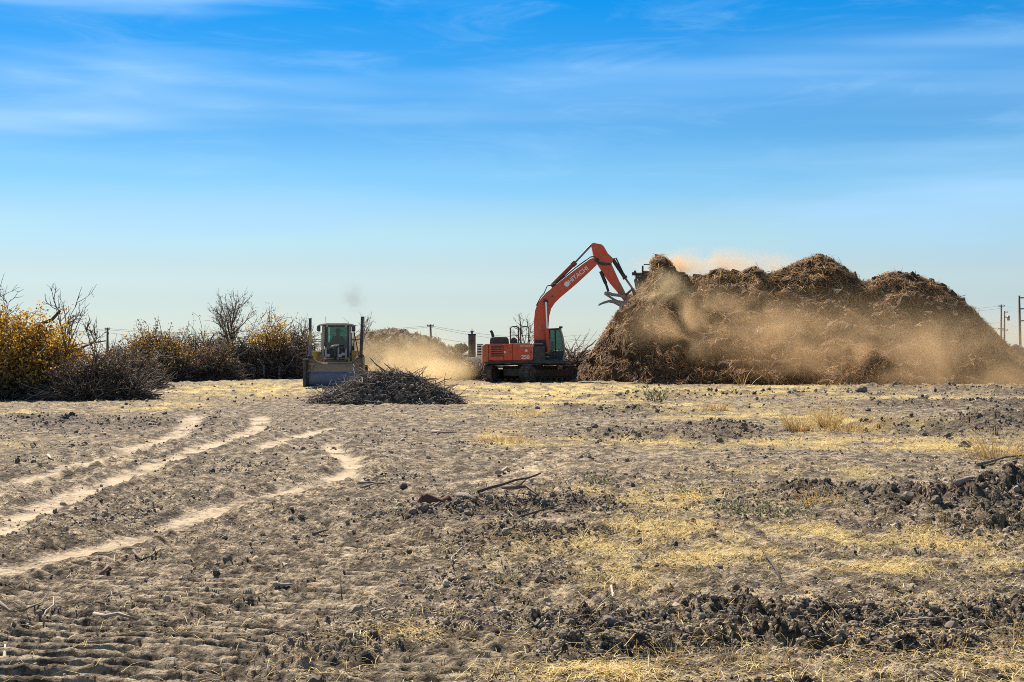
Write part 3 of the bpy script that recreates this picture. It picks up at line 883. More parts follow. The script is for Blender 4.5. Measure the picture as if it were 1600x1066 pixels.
def brush(name, label, px, py, Y, w, h, depth, seed, twigs=700, limbs=22, leaves=None, rise=.5, lean=0.0, group=None, cat='brush', twr=.0115, dense=True, spikes=0):
    """an uprooted tree lying in a tangle: butt, limbs, twigs, what leaves are left"""
    h = h * (1.22 if group else 1.0)
    rng = np.random.default_rng(seed)
    x0, y0 = (px - 800) / FPX * Y, Y
    root = empty(name, (x0, y0, max(-.05, gz(x0, y0)) - .03)); tag(root, label, cat, group)
    def dome(n, k=.5):
        a = rng.uniform(0, 2 * np.pi, n); r = rng.uniform(0, 1, n) ** k
        x = np.cos(a) * r * w / 2; y = np.sin(a) * r * depth / 2
        top = h * (1 - r ** 2.2) * (.75 + .5 * np.clip(fbm(x * .9 + seed, y * .9, 2) + .3, 0, 1))
        return x, y, top
    # limbs
    for k in range(limbs):
        x, y, top = dome(1, .6)
        d = Vector((x[0] / w * 2.2 + rng.normal(0, .5) + lean, y[0] / depth * 1.2 + rng.normal(0, .4), rng.uniform(-.1, .9) * rise * 2))
        put_limb(root, 'limb', (x[0] * .6, y[0] * .7, max(.05, top[0] * rng.uniform(0, .55))), d, rng.uniform(.5, 1.0) * min(h * .9, 2.6), rng, rng.uniform(.7, 1.5))
    # butt of the trunk, broken off
    P = stems(np.array([[-w * .25, -depth * .15, .18]]), np.array([[1, .25, .28]]), np.array([w * .5]), rng, 6, .2, 0, .03)
    tubes('trunk', P, np.linspace(.13, .07, 6)[None] * min(1, h / 1.6), 8, M_BARK, root, rng, np.array([.35]))
    # twigs
    n = int(twigs * 1.6)
    x, y, top = dome(n, .5)
    z = top * rng.uniform(0, .85, n) ** .8
    d = np.stack([x / w * 1.6 + rng.normal(0, .65, n) + lean, y / depth + rng.normal(0, .65, n), rng.normal(rise * .6, .55, n)], -1)
    L = np.clip(rng.lognormal(-.35, .45, n), .25, 1.9) * min(1, h / 2.2)
    K = 5
    P = stems(np.stack([x, y, z], -1), d, L, rng, K, .55, .12, .07)
    P[:, :, 2] = np.maximum(P[:, :, 2], .01)
    r0 = twr * rng.uniform(.7, 1.7, n)
    o = tubes('twigs', P, r0[:, None] * np.linspace(1, .45, K)[None], 4, M_BARK, root, rng, cap=False); o['kind'] = 'stuff'
    if dense:   # fine brushwood that closes the inside of the tangle
        n2 = int(twigs * 2.6)
        x, y, top = dome(n2, .55); z = top * rng.uniform(0, .62, n2)
        P2 = stems(np.stack([x * .92, y * .9, z], -1), rng.normal(0, 1, (n2, 3)) * np.array([1, 1, .6]), rng.uniform(.3, .9, n2), rng, 4, .5, .1, .08)
        P2[:, :, 2] = np.maximum(P2[:, :, 2], .01)
        o = tubes('brushwood', P2, (twr * .9 * rng.uniform(.7, 1.6, n2))[:, None] * np.linspace(1, .5, 4)[None], 3, M_BARK, root, rng, rng.uniform(0, .45, n2), cap=False); o['kind'] = 'stuff'  # darker tones paint in the shade inside the tangle
    for lv in (leaves or []):
        cnt, size, mt, lo, hi, cx, cw = lv        # how many, size, material, from / to (share of height), centre and width (share of w)
        tw = rng.integers(0, n, cnt)
        q = P[tw, rng.integers(1, K, cnt)] + rng.normal(0, .11, (cnt, 3))
        rel = q[:, 2] / h; ok = (rel > lo + rng.normal(0, .06, cnt)) & (rel < hi) & (np.abs(q[:, 0] / w - cx) < cw * rng.uniform(.6, 1.1, cnt))
        leaf_cloud('foliage', q[ok], size, mt, rng, root)
    return root

def bare_tree(name, label, px, py, Y, height, spread, seed, lean=0.0, r0=.09, n1=12, n2=6, n3=4, leaves=None, start=.25, group=None):
    """standing bare tree: trunk, limbs, fine twigs"""
    rng = np.random.default_rng(seed)
    x0, y0 = (px - 800) / FPX * Y, Y
    root = empty(name, (x0, y0, gz(x0, y0) - .05)); tag(root, label, 'tree', group)
    K = 8
    T = stems(np.zeros((1, 3)), np.array([[lean, .05, 1.0]]), np.array([height * .8]), rng, K, .15, 0, .03)
    tubes('trunk', T, np.linspace(1, .3, K)[None] * r0, 7, M_BARK, root, rng, np.array([.45]))
    t1 = rng.uniform(start, 1, n1); idx = t1 * (K - 1); i0 = np.floor(idx).astype(int).clip(0, K - 2); f = (idx - i0)[:, None]
    p = T[0, i0] * (1 - f) + T[0, i0 + 1] * f
    a = rng.uniform(0, 2 * np.pi, n1)
    d = np.stack([np.cos(a) * spread, np.sin(a) * spread, rng.uniform(.6, 1.3, n1)], -1)
    L = height * (.30 + .34 * (1 - t1)) * rng.uniform(.8, 1.2, n1)
    P1 = stems(p, d, L, rng, 7, .25, -.12, .035)
    for k in range(n1):
        tubes('limb', P1[k:k + 1], np.linspace(1, .3, 7)[None] * r0 * .42, 5, M_BARK, root, rng, np.array([rng.uniform(.2, .8)]))
    def sub(P, m, lf, rad, sides, nm):
        n, K_, _ = P.shape
        ii = np.repeat(np.arange(n), m); k = rng.integers(2, K_, len(ii))
        p = P[ii, k]; par = P[ii, k] - P[ii, k - 1]; par /= np.linalg.norm(par, axis=1, keepdims=True) + 1e-9
        d = par * .9 + rng.normal(0, .55, par.shape) + np.array([0, 0, .25])
        Q = stems(p, d, np.full(len(ii), height * lf) * rng.uniform(.6, 1.3, len(ii)), rng, 5, .3, -.05, .05)
        o = tubes(nm, Q, np.full((len(ii), 1), rad) * np.linspace(1, .5, 5)[None], sides, M_BARK, root, rng); o['kind'] = 'stuff'
        return Q
    P2 = sub(P1, n2, .17, .016, 4, 'branchlets'); P3 = sub(P2, n3, .09, .011, 3, 'twigs')
    if leaves:
        cnt, size, mt = leaves
        q = P3.reshape(-1, 3)[rng.integers(0, P3.shape[0] * 5, cnt)] + rng.normal(0, .06, (cnt, 3))
        leaf_cloud('foliage', q, size, mt, rng, root)
    return root

G = 'uprooted orchard trees pushed into a row'
brush('uprooted_tree', 'uprooted tree thick with golden leaves at the left edge', 30, 625, 52.5, 5.6, 2.95, 3.6, 101, 1500, 20,
      [(60000, .10, M_YLEAF, .26, 1.4, 0, .6), (9000, .10, M_BLEAF, .0, .5, 0, .6)], rise=.7, group=G)
brush('uprooted_tree', 'tangled grey leafless branches right of the golden tree', 150, 621, 51, 3.2, 1.5, 2.8, 102, 1300, 34,
      [(5000, .07, M_BLEAF, .2, 1.2, 0, .6), (1500, .07, M_YLEAF, .5, 1.2, -.3, .3)], rise=.45, twr=.013, group=G)
brush('brush_heap', 'low reddish-brown heap of roots at the end of the grey tangle', 196, 620, 50.5, 1.5, 1.1, 1.6, 103, 420, 14, None, rise=.3, twr=.012, group=G)
bare_tree('bare_sapling', 'bare crooked sapling rising above the golden tree', 104, 610, 52.5, 3.25, .35, 104, .02, .06, 7, 4, 3, start=.45, group=G)
bare_tree('bare_sapling', 'thin bare upright branch standing in the grey tangle', 146, 610, 52, 2.5, .3, 105, .0, .04, 5, 4, 3, start=.5, group=G)
bare_tree('bare_sapling', 'bare twig sticking up at the extreme left edge', 4, 610, 52.5, 3.6, .25, 131, .0, .05, 5, 4, 3, start=.6, group=G)
brush('uprooted_tree', 'brown uprooted tree filling the gap behind the grey tangle', 196, 605, 68, 3.4, 1.9, 2.6, 133, 1000, 12,
      [(3500, .11, M_BLEAF, .35, 1.3, 0, .6)], rise=.6, twr=.013, group=G)
brush('uprooted_tree', 'rounded uprooted tree with straw-coloured leaves beside the grey tangle', 238, 596, 84, 4.0, 2.8, 3.0, 106, 1100, 14,
      [(9000, .14, M_BLEAF, .45, 1.3, 0, .6), (7000, .13, M_YLEAF, .5, 1.3, 0, .6)], rise=.7, twr=.015, group=G)
brush('uprooted_tree', 'dark uprooted tree with a few brown leaves left of the tall tree', 296, 594, 86, 4.6, 2.9, 3.0, 107, 1200, 18,
      [(4200, .12, M_BLEAF, .5, 1.3, .0, .4), (1500, .12, M_YLEAF, .6, 1.3, .0, .3)], rise=.55, twr=.015, group=G)
brush('uprooted_tree', 'olive-brown bush before the dark tree left of the tall one', 268, 595, 83, 3.0, 2.3, 2.4, 134, 600, 8,
      [(5000, .12, M_BLEAF, .3, 1.3, 0, .6), (2500, .12, M_YLEAF, .5, 1.3, 0, .5)], rise=.6, twr=.014, group=G)
brush('uprooted_tree', 'brown bush at the foot of the tall bare tree', 334, 593, 84, 3.0, 2.2, 2.4, 135, 600, 8,
      [(5000, .12, M_BLEAF, .3, 1.3, 0, .6)], rise=.6, twr=.014, group=G)
brush('uprooted_tree', 'dark brush mass under the tall bare tree', 357, 592, 88, 4.4, 2.7, 3.0, 108, 1300, 18,
      [(3000, .12, M_BLEAF, .5, 1.3, .1, .4), (1200, .12, M_YLEAF, .55, 1.3, .1, .25)], rise=.5, twr=.015, group=G)
brush('uprooted_tree', 'uprooted tree with a golden crown right of the tall tree', 422, 591, 88, 4.4, 3.2, 3.0, 109, 1300, 16,
      [(14000, .13, M_YLEAF, .5, 1.4, -.05, .34), (1200, .11, M_BLEAF, .3, .7, 0, .5)], rise=.7, twr=.015, group=G)
brush('uprooted_tree', 'grey-brown brush half hidden behind the yellow loader', 468, 591, 90, 3.0, 3.2, 2.6, 110, 1100, 12,
      [(4500, .12, M_BLEAF, .2, 1.2, .0, .5)], rise=.7, twr=.015, group=G)
bare_tree('bare_tree', 'tallest bare tree standing up out of the brush row', 362, 592, 89, 4.6, .62, 111, .02, .10, 18, 7, 5, (500, .10, M_BLEAF), start=.3, group=G)
bare_tree('bare_sapling', 'bare arching branch behind the right post of the loader', 556, 592, 80, 3.2, .35, 112, .06, .05, 7, 4, 3, start=.5)
bare_tree('bare_sapling', 'leafless arching branch left of the loader cab', 478, 592, 84, 3.0, .4, 132, .02, .05, 7, 4, 3, start=.5)
brush('brush_heap', 'arching bare limbs piled between excavator cab and mulch pile', 896, 597, 84, 2.6, 2.5, 2.4, 113, 420, 46, None, rise=.6, lean=.2, twr=.016, dense=True)
bare_tree('bare_sapling', 'bare twiggy treetop showing behind the excavator engine hood', 824, 597, 88, 3.3, .35, 114, -.04, .06, 9, 5, 3, start=.5)
brush('brush_heap', 'low brown brush left of the excavator tracks', 742, 596, 84, 3.0, 1.1, 2.4, 115, 420, 8, [(500, .1, M_BLEAF, .1, 1.2, 0, .6)], rise=.4, twr=.02)
for k, (px, hgt, lab) in enumerate([(396, .75, 'pale cut stump under the brush, leftmost of three'), (412, .85, 'pale cut stump under the brush, middle one of three'),
                                    (436, .7, 'pale cut stump under the brush, nearest the loader')]):
    x, y = (px - 800) / FPX * 86.6, 86.6
    m = MB(); rr = .075
    m.tube([(0, 0, -.1), (.02, 0, .15), (.01, .02, hgt * .6), (.04 * (k - 1), 0, hgt)], [rr * 1.5, rr * 1.05, rr, rr * .9], 9)
    m.tube([(.01, .02, hgt * .6), (.10, -.04, hgt * .95)], [rr * .5, rr * .3], 6)
    o = m.build('tree_stump', mat_plain('stump_wood' + str(k), (.27, .225, .19), .9, sc=14), None, True); o.location = (x, y, gz(x, y))
    tag(o, lab, 'stump', 'cut stumps under the brush')

def debris_heap():
    root, hh = heap('debris_heap', 'low dark heap of soil and broken branches before the loader', 606, 632, 47.2, 5.1, 1.0, 3.4, mat_mulch('debris_soil', (.06, .046, .034), (.19, .142, .10), (.34, .26, .185)),
                    3500, 61, M_BARK, flen=.25, fw=.02, cat='heap', power=1.5)
    rng = np.random.default_rng(62)
    def onheap(n):
        x = rng.uniform(-2.3, 2.3, n); y = rng.uniform(-1.75, .7, n); z = hh(x, y)
        ok = z > .0
        return x[ok], y[ok], z[ok]
    x, y, z = onheap(95)
    for k in range(len(x)):
        d = Vector((rng.normal(0, 1), rng.normal(-.1, .5), rng.normal(.04, .26)))
        o = bpy.data.objects.new('stick', GREYLIMBS[int(rng.integers(len(GREYLIMBS)))])
        o.rotation_mode = 'QUATERNION'; o.rotation_quaternion = d.to_track_quat('X', 'Z')
        L = rng.uniform(.25, .85); o.location = (x[k], y[k], z[k] + .09); o.scale = (L, L * rng.uniform(.6, 1.1), L * rng.uniform(.6, 1.1)); link(o, root)
    x, y, z = onheap(1500); n = len(x)
    P = stems(np.stack([x, y, z + .02], -1), np.stack([rng.normal(0, 1, n), rng.normal(0, .6, n), rng.normal(.04, .22, n)], -1), rng.uniform(.15, .7, n), rng, 4, .5, 0, .07)
    o = tubes('twigs', P, (.009 * rng.uniform(.6, 1.7, n))[:, None] * np.linspace(1, .5, 4)[None], 4, M_GREYWOOD, root, rng, rng.uniform(0, .5, n)); o['kind'] = 'stuff'
    x, y, z = onheap(1600); n = len(x)
    s = np.clip(rng.lognormal(-2.9, .5, n), .02, .13)
    o = scatter('soil_lumps', ICO0[0], ICO0[1], np.stack([x, y, z], -1), rot_mats(n, rng), np.stack([s, s, s * .8], -1), M_DARKSOIL, rng, .3, parent=root); o['kind'] = 'stuff'
M_DARKSOIL = mat_tone('dark_soil', [(0, (.04, .03, .022)), (.6, (.14, .105, .075)), (1, (.28, .215, .155))], sc=30)
debris_heap()

# ---------------------------------------------------------------- machines
M_RED = mat_paint('orange_red_paint', (.66, .080, .024), .34, .45, sc=2.0)
M_REDW = mat_paint('counterweight_orange', (.50, .12, .045), .55, .55)  # separate, more orange tone for the counterweight
M_BLACK = mat_paint('black_machine_paint', (.018, .020, .024), .22, .5)
M_STEEL = mat_paint('bare_steel', (.20, .19, .18), .35, .42, .7)
M_CHROME = mat_plain('cylinder_rod', (.70, .70, .72), .22, 1.0, .06)
M_TRACK = mat_paint('track_steel', (.045, .045, .050), .55, .6, .4)
M_WHITE = mat_plain('white_decal', (.78, .76, .72), .6, 0, .05)
M_YEL = mat_paint('machine_yellow', (.44, .26, .05), .75, .6)
M_RUST = mat_paint('rusty_wood_jaw', (.30, .16, .07), .4, .8)
M_GREYP = mat_paint('grey_white_paint', (.36, .34, .31), .55, .5)
M_SKYSTEEL = mat_paint('sky_tinted_steel', (.075, .13, .235), .42, .42, .35, sc=5)  # blue of the reflected sky painted into blade and post steel
M_BROWNST = mat_paint('dusty_brown_steel', (.26, .19, .135), .6, .7)
M_SEAT = mat_plain('dark_upholstery', (.03, .03, .035), .8)
def mat_glass(name, col, alpha):
    t = NT(name)
    g = t.n('ShaderNodeBsdfGlossy', {'Color': (.9, .95, .95, 1), 'Roughness': .04})
    tr = t.n('ShaderNodeBsdfTransparent', {'Color': (*col, 1)})
    f = t.n('ShaderNodeFresnel', {'IOR': 1.45})
    d = t.n('ShaderNodeBsdfDiffuse', {'Color': (.35, .32, .26, 1)})
    m0 = t.n('ShaderNodeMixShader', {0: alpha, 1: tr.outputs[0], 2: d.outputs[0]})
    m1 = t.n('ShaderNodeMixShader', {0: f.outputs[0], 1: m0.outputs[0], 2: g.outputs[0]})
    t.t.links.new(m1.outputs[0], t.t.nodes['Material Output'].inputs['Surface'])
    return t.m
M_GLASS = mat_glass('green_tinted_glass', (.36, .58, .54), .10)

def lettering(name, text, size, loc, rot, mat, parent, extrude=.004, bold=0.0):
    cu = bpy.data.curves.new(name, 'FONT')
    cu.body = text; cu.size = size; cu.extrude = extrude; cu.offset = bold
    cu.align_x = 'CENTER'; cu.align_y = 'CENTER'
    cu.materials.append(mat)
    o = bpy.data.objects.new(name, cu); COL.objects.link(o)
    me = bpy.data.meshes.new_from_object(o.evaluated_get(bpy.context.evaluated_depsgraph_get()))
    bpy.data.objects.remove(o)
    o = bpy.data.objects.new(name, me); o.location = loc; o.rotation_euler = rot
    return link(o, parent)

def crawler(root, name, loc, rz, L, H, W, mat_shoe, nshoe=44):
    """one crawler track: belt of single shoes, frame, rollers, sprocket, idler"""
    t = empty(name, loc, rz, root)
    r = H / 2; straight = L - H
    per = 2 * straight + 2 * math.pi * r
    pitch = per / nshoe
    m = MB()
    m.box(-.5 * pitch + .006, .5 * pitch - .006, -W / 2, W / 2, -.018, .018)
    m.box(-.012, .018, -W / 2, W / 2, .018, .052)
    base = m.build('track_shoe', mat_shoe, t)
    for k in range(nshoe):
        s = k * pitch
        if s < straight: x, z, a = -straight / 2 + s, 2 * r, 0.0
        elif s < straight + math.pi * r:
            th = (s - straight) / r; x, z, a = straight / 2 + math.sin(th) * r, r + math.cos(th) * r, th
        elif s < 2 * straight + math.pi * r: x, z, a = straight / 2 - (s - straight - math.pi * r), 0.0, math.pi
        else:
            th = math.pi + (s - 2 * straight - math.pi * r) / r; x, z, a = -straight / 2 + math.sin(th) * r, r + math.cos(th) * r, th
        o = base if k == 0 else base.copy()
        if k: COL.objects.link(o)
        sag = -.03 * math.sin(math.pi * min(1, max(0, s / straight))) if s < straight else 0
        o.parent = t; o.location = (x, 0, z + .05 + sag); o.rotation_euler = (0, a, 0)
    m = MB(); m.box(-straight / 2, straight / 2, -W * .22, W * .22, .24, H - .22); m.box(-straight * .42, straight * .42, -W * .3, W * .3, .34, .5)
    m.build('track_frame', M_BLACK, t, bevel=.02)
    for x in (-straight / 2, straight / 2):
        m = MB(); m.tube([(x, -W * .26, r + .05), (x, W * .26, r + .05)], r - .06, 22); m.tube([(x, -W * .32, r + .05), (x, W * .32, r + .05)], r * .45, 14)
        m.build('sprocket' if x < 0 else 'idler_wheel', M_TRACK, t)
    for k in range(7):
        x = -straight / 2 + straight * (k + .5) / 7
        m = MB(); m.tube([(x, -W * .28, .17), (x, W * .28, .17)], .11, 14); m.build('roller', M_TRACK, t)
    return t

def excavator():
    Y0, PX0, PY0, K = 79.0, 820.0, 598.0, FPX / 79.0
    x0 = (PX0 - 800) / FPX * Y0
    root = empty('excavator', (x0, Y0, -.01))
    tag(root, 'orange-red crawler excavator with raised boom reaching to the mulch pile', 'excavator')
    def L(px, py): return ((px - PX0) / K, (PY0 - py) / K + .02)
    def pts(lst): return [L(*p) for p in lst]
    # crawlers, turned under the house
    th = R(52); dx, dy = math.cos(th), math.sin(th); nx, ny = -dy, dx
    cx, cy = (829 - PX0) / K, .6
    for sgn in (-1, 1):
        crawler(root, 'crawler_track', (cx + nx * 1.28 * sgn, cy + ny * 1.28 * sgn, .0), th, 4.55, .96, .62, M_TRACK)
    m = MB(); m.box(-1.25, 1.25, -1.02, 1.02, .32, .92); m.box(-1.7, 1.7, -.6, .6, .36, .8)
    m.build('car_body', M_BLACK, root, bevel=.04, loc=(cx, cy, 0), rot=(0, 0, th))
    m = MB(); m.tube([(cx, cy * .5, .82), (cx, cy * .5, 1.06)], .72, 28); m.build('slewing_ring', M_BLACK, root)
    # upper house
    YN, YF = -1.42, 1.42
    fr = L(768, 563); fl = L(880, 570)
    m = MB(); m.box(L(758, 0)[0], L(884, 0)[0], -1.38, 1.38, 1.06, 1.24); m.box(L(800, 0)[0], L(872, 0)[0], -.6, .6, .98, 1.3)
    m.build('deck', M_BLACK, root, bevel=.02)
    # counterweight with rounded back
    m = MB(); xr = L(752.5, 0)[0]; xf = L(764, 0)[0]; zb, zt = L(0, 569)[1], L(0, 538)[1]
    out = [(xf, -1.45)]
    for k in range(13):
        a = -math.pi / 2 + math.pi * k / 12
        yy = 1.45 * math.sin(a) ; xx = xf - .18 - (xf - .18 - xr) * (math.cos(a) ** .35)
        out.append((xx, yy))
    out.append((xf, 1.45))
    n = len(out); V = [(x, y, zb + .12 if abs(y) > 1.4 else zb) for x, y in out] + [(x, y, zt - (.10 if x < xr + .12 else 0)) for x, y in out]
    F = [tuple(range(n)), tuple(range(2 * n - 1, n - 1, -1))] + [(i, i + n, (i + 1) % n + n, (i + 1) % n) for i in range(n)]
    m.add(V, F); m.build('counterweight', M_REDW, root, bevel=.04, seg=2)
    # engine bay, near side panels
    z0, z1 = L(0, 563.5)[1], L(0, 538)[1]
    m = MB(); m.box(L(764.2, 0)[0], L(832, 0)[0], YN + .05, YF - .1, z0 - .02, z1 - .03); m.build('engine_bay', M_RED, root, bevel=.02)
    doors = [(764.6, 787, 'side_door'), (787.6, 800.5, 'side_door'), (801.1, 831.6, 'side_door')]
    for a, b, nm in doors:
        m = MB(); m.box(L(a, 0)[0], L(b, 0)[0], YN - .01, YN + .06, z0, z1)
        d = m.build(nm, M_RED, root, bevel=.018)
        if a < 770:
            g = MB(); g.box(L(768, 0)[0], L(785.5, 0)[0], YN - .018, YN - .008, L(0, 557.6)[1], L(0, 539.5)[1]); g.build('louvre_recess', M_BLACK, d)
            for k in range(5):
                zz = L(0, 541.2 + k * 3.5)[1]
                s = MB(); s.box(L(768, 0)[0], L(785.5, 0)[0], YN - .05, YN - .012, zz - .018, zz + .022); s.build('louvre_slat', M_RED, d)
        else:
            h = MB(); h.box(L(b - 3.2, 0)[0], L(b - 1.6, 0)[0], YN - .04, YN - .008, (z0 + z1) / 2 - .03, (z0 + z1) / 2 + .03); h.build('door_latch', M_BLACK, d)
    c = L(788.8, 551)
    m = MB(); m.box(c[0] - .05, c[0] + .05, YN - .022, YN - .012, c[1] - .05, c[1] + .06); m.build('warning_decal', M_WHITE, root)
    rot = (R(90), 0, 0)
    lettering('side_lettering', 'HITACHI', .17, (L(821.5, 0)[0], YN - .016, L(0, 541.5)[1]), rot, M_WHITE, root)
    lettering('model_number', '250', .30, (L(820.5, 0)[0], YN - .016, L(0, 558.6)[1]), rot, M_WHITE, root, bold=.008)
    m = MB(); cxx, czz = L(822, 548.5); m.tube([(cxx, YN - .012, czz), (cxx, YN - .020, czz)], .07, 16); m.build('emblem', M_WHITE, root)
    # engine hood, exhaust, rails
    m = MB(); m.prism(pts([(765.5, 538), (766.5, 529), (773, 527.2), (791, 527.2), (794.5, 529.5), (795.5, 538)]), -.9, 1.0); m.build('engine_hood', M_BLACK, root, bevel=.03)
    m = MB(); m.prism(pts([(797.5, 538), (799, 529), (803, 527.5), (808, 531), (809, 538)]), -.8, .6); m.build('air_cleaner_cover', M_BLACK, root, bevel=.03)
    a, b, c, d = L(770.4, 536), L(770.2, 526), L(769, 521), L(766.8, 517)
    m = MB(); m.tube([(a[0], .1, a[1]), (b[0], .1, b[1]), (c[0], .1, c[1]), (d[0], .1, d[1])], [.085, .085, .08, .075], 12); m.build('exhaust_pipe', M_BLACK, root, True)
    for k, (a, b) in enumerate([(797.5, 810), (812.8, 826)]):
        xa, xb = L(a, 0)[0], L(b, 0)[0]; zt = L(0, 511.5)[1]; zb = L(0, 538)[1]
        m = MB()
        for yy in (-1.15,):
            m.tube([(xa, yy, zb - .1), (xa, yy, zt - .10), (xa + .05, yy, zt - .02), (xa + .13, yy, zt), (xb - .13, yy, zt), (xb - .05, yy, zt - .02), (xb, yy, zt - .10), (xb, yy, zb - .1)], .036, 7)
            m.tube([(xa, yy, (zt + zb) / 2), (xb, yy, (zt + zb) / 2)], .02, 6)
        m.build('handrail', M_BLACK, root, True)
    m = MB(); m.box(L(797, 0)[0], L(828, 0)[0], -1.3, -.2, L(0, 538)[1] - .03, L(0, 537)[1]); m.build('walkway_plate', M_GREYP, root)
    # dark tank and steps before the boom foot
    m = MB(); m.box(L(832.6, 0)[0], L(851, 0)[0], -1.36, -.42, 1.1, L(0, 541)[1]); m.build('fuel_tank', M_BLACK, root, bevel=.05, seg=2)
    m = MB(); m.box(L(833, 0)[0], L(848, 0)[0], -1.30, -.5, L(0, 540.6)[1], L(0, 537)[1]); m.build('tool_box_lid', M_BLACK, root, bevel=.03)
    m = MB()
    for zz in (552, 558, 564): m.box(L(851.4, 0)[0], L(857, 0)[0], -1.3, -.75, L(0, zz)[1] - .02, L(0, zz)[1] + .02)
    m.build('boarding_step', M_STEEL, root)
    # boom
    bp = pts([(834.5, 541), (834, 522), (834.3, 502), (836, 486), (840, 475), (845.5, 467), (853, 458.5), (866, 447.6), (881, 436), (896, 424.5), (911, 413.2), (922, 405.6), (928, 403.8),
              (933, 405.5), (934, 411), (931, 416), (925, 421.8), (913, 433), (901, 444), (888, 455), (876, 465), (867, 474), (861, 483), (858, 495), (857, 510), (855.5, 525), (850, 541), (842, 545)])
    m = MB(); m.prism(bp, -.29, .29); bo = m.build('boom', M_RED, root, bevel=.025)
    e = L(885.4, 444.8)
    m = MB(); m.tube([(e[0], -.286, e[1]), (e[0], -.302, e[1])], .145, 20); m.build('boom_emblem', M_WHITE, bo)
    e = L(903.2, 430.6)
    lettering('boom_lettering', 'HITACHI', .34, (e[0], -.297, e[1]), (R(90), R(-38), 0), M_WHITE, bo, bold=.006)
    m = MB(); e = L(852.5, 472); m.tube([(e[0], -.36, e[1]), (e[0], .36, e[1])], .13, 14); e2 = L(863, 464); m.tube([(e2[0], -.31, e2[1]), (e2[0], .31, e2[1])], .05, 10)
    m.build('boom_pin', M_BLACK, bo)
    # hoses along the back of the boom
    m = MB()
    for dy_ in (-.20, -.12, .02, .14, .22):
        hp = [(838, 478), (845, 465), (850, 459), (855, 448), (861, 446), (868, 445), (884, 431.5), (900, 419), (913, 409), (923, 402.5), (930, 401.5)]
        m.tube([(L(*q)[0], dy_, L(*q)[1] + .02 * (k % 2)) for k, q in enumerate(hp)], .028, 6)
    m.build('hydraulic_hose', M_BLACK, bo, True)
    # boom cylinders, one each side
    for yy in (-.46, .46):
        a, b, c = L(856.2, 551), L(854.4, 514), L(852.6, 473)
        m = MB(); m.tube([(a[0], yy, a[1]), (b[0], yy, b[1])], .115, 14); cyl = m.build('boom_cylinder', M_RED, root, False)
        m = MB(); m.tube([(b[0], yy, b[1]), (c[0], yy, c[1])], .058, 12); m.build('cylinder_rod', M_CHROME, cyl)
    m = MB(); m.prism(pts([(833, 541), (836, 532), (852, 532), (862, 551), (862, 565), (833, 565)]), -.40, -.31); m.prism(pts([(833, 541), (836, 532), (852, 532), (862, 551), (862, 565), (833, 565)]), .31, .40)
    m.build('boom_bracket', M_BLACK, root)
    # stick
    sp = pts([(923.5, 382.5), (926, 380.2), (940, 383), (943.5, 386.5), (949.5, 397), (957, 404), (957.5, 408), (955, 413), (964, 433), (974, 455), (983, 468.5), (980, 471.5), (974.5, 470),
              (964, 456), (953, 443), (942, 427), (934, 414.5), (929, 408), (926.5, 398)])
    m = MB(); m.prism(sp, -.22, .22); st = m.build('stick', M_RED, root, bevel=.02)
    m = MB(); m.prism(pts([(930, 409), (954, 412.5), (955, 415.5), (943, 416), (933, 413.5)]), -.235, .235); m.build('stick_gusset', M_BLACK, st)
    m = MB(); m.prism(pts([(966.5, 441), (969, 443), (981, 467), (977, 468.5), (966, 452)]), -.232, .232); m.build('wear_plate', M_RUST, st)
    m = MB(); e = L(932, 408); m.tube([(e[0], -.36, e[1]), (e[0], .36, e[1])], .12, 14); m.build('stick_pin', M_BLACK, st)
    # stick cylinder above the boom
    a, b, c = L(861, 448), L(899, 410), L(924.8, 382.6)
    m = MB(); m.tube([(a[0], 0, a[1]), (b[0], 0, b[1])], .125, 14); m.tube([(b[0] - .18, 0, b[1] - .18), (b[0], 0, b[1])], .16, 14); cyl = m.build('stick_cylinder', mat_paint('dark_red_barrel', (.22, .035, .018), .25, .4), root)
    m = MB(); m.tube([(b[0], 0, b[1]), (c[0], 0, c[1])], .062, 12); m.build('cylinder_rod', M_STEEL, cyl)
    # bucket cylinder, linkage, guard
    a, b, c = L(957.5, 406), L(977.5, 436), L(988.3, 451.5)
    m = MB(); m.tube([(a[0], 0, a[1]), (b[0], 0, b[1])], .11, 12); m.tube([(b[0] - .08, 0, b[1] + .12), (b[0], 0, b[1])], .14, 12); cyl = m.build('bucket_cylinder', M_BLACK, root)
    m = MB(); m.tube([(b[0], 0, b[1]), (c[0], 0, c[1])], .06, 10); m.build('cylinder_rod', M_STEEL, cyl)
    m = MB()
    for q in ([(956, 405.5), (962.6, 404), (979, 438)],):
        for yy in (-.16, .16): m.tube([(L(*p)[0], yy, L(*p)[1]) for p in q], .025, 6)
    m.build('cylinder_guard', M_BLACK, root)
    for yy in (-.2, .2):
        m = MB()
        for p, q in (((988.3, 451.5), (992.5, 462)), ((988.3, 451.5), (977, 461.5))):
            m.tube([(L(*p)[0], yy, L(*p)[1]), (L(*q)[0], yy, L(*q)[1])], .075, 8)
        m.build('bucket_link', M_BLACK, root)
    # thumb cylinder
    a, b, c = L(938.5, 424.5), L(946.5, 443.5), L(950.6, 456)
    m = MB(); m.tube([(a[0], 0, a[1]), (b[0], 0, b[1])], .10, 12); m.tube([(b[0], 0, b[1]), (c[0], 0, c[1])], .07, 10); m.build('thumb_cylinder', M_BLACK, root)
    # grapple: thumb tines above, rake tines below
    def tine(lst, w, yy, half):
        c = [L(*p) for p in lst]
        up = [(x, z + w[i] / K / 2) for i, (x, z) in enumerate(c)]; dn = [(x, z - w[i] / K / 2) for i, (x, z) in enumerate(c)]
        m = MB(); m.prism(up + dn[::-1], yy - half, yy + half); return m
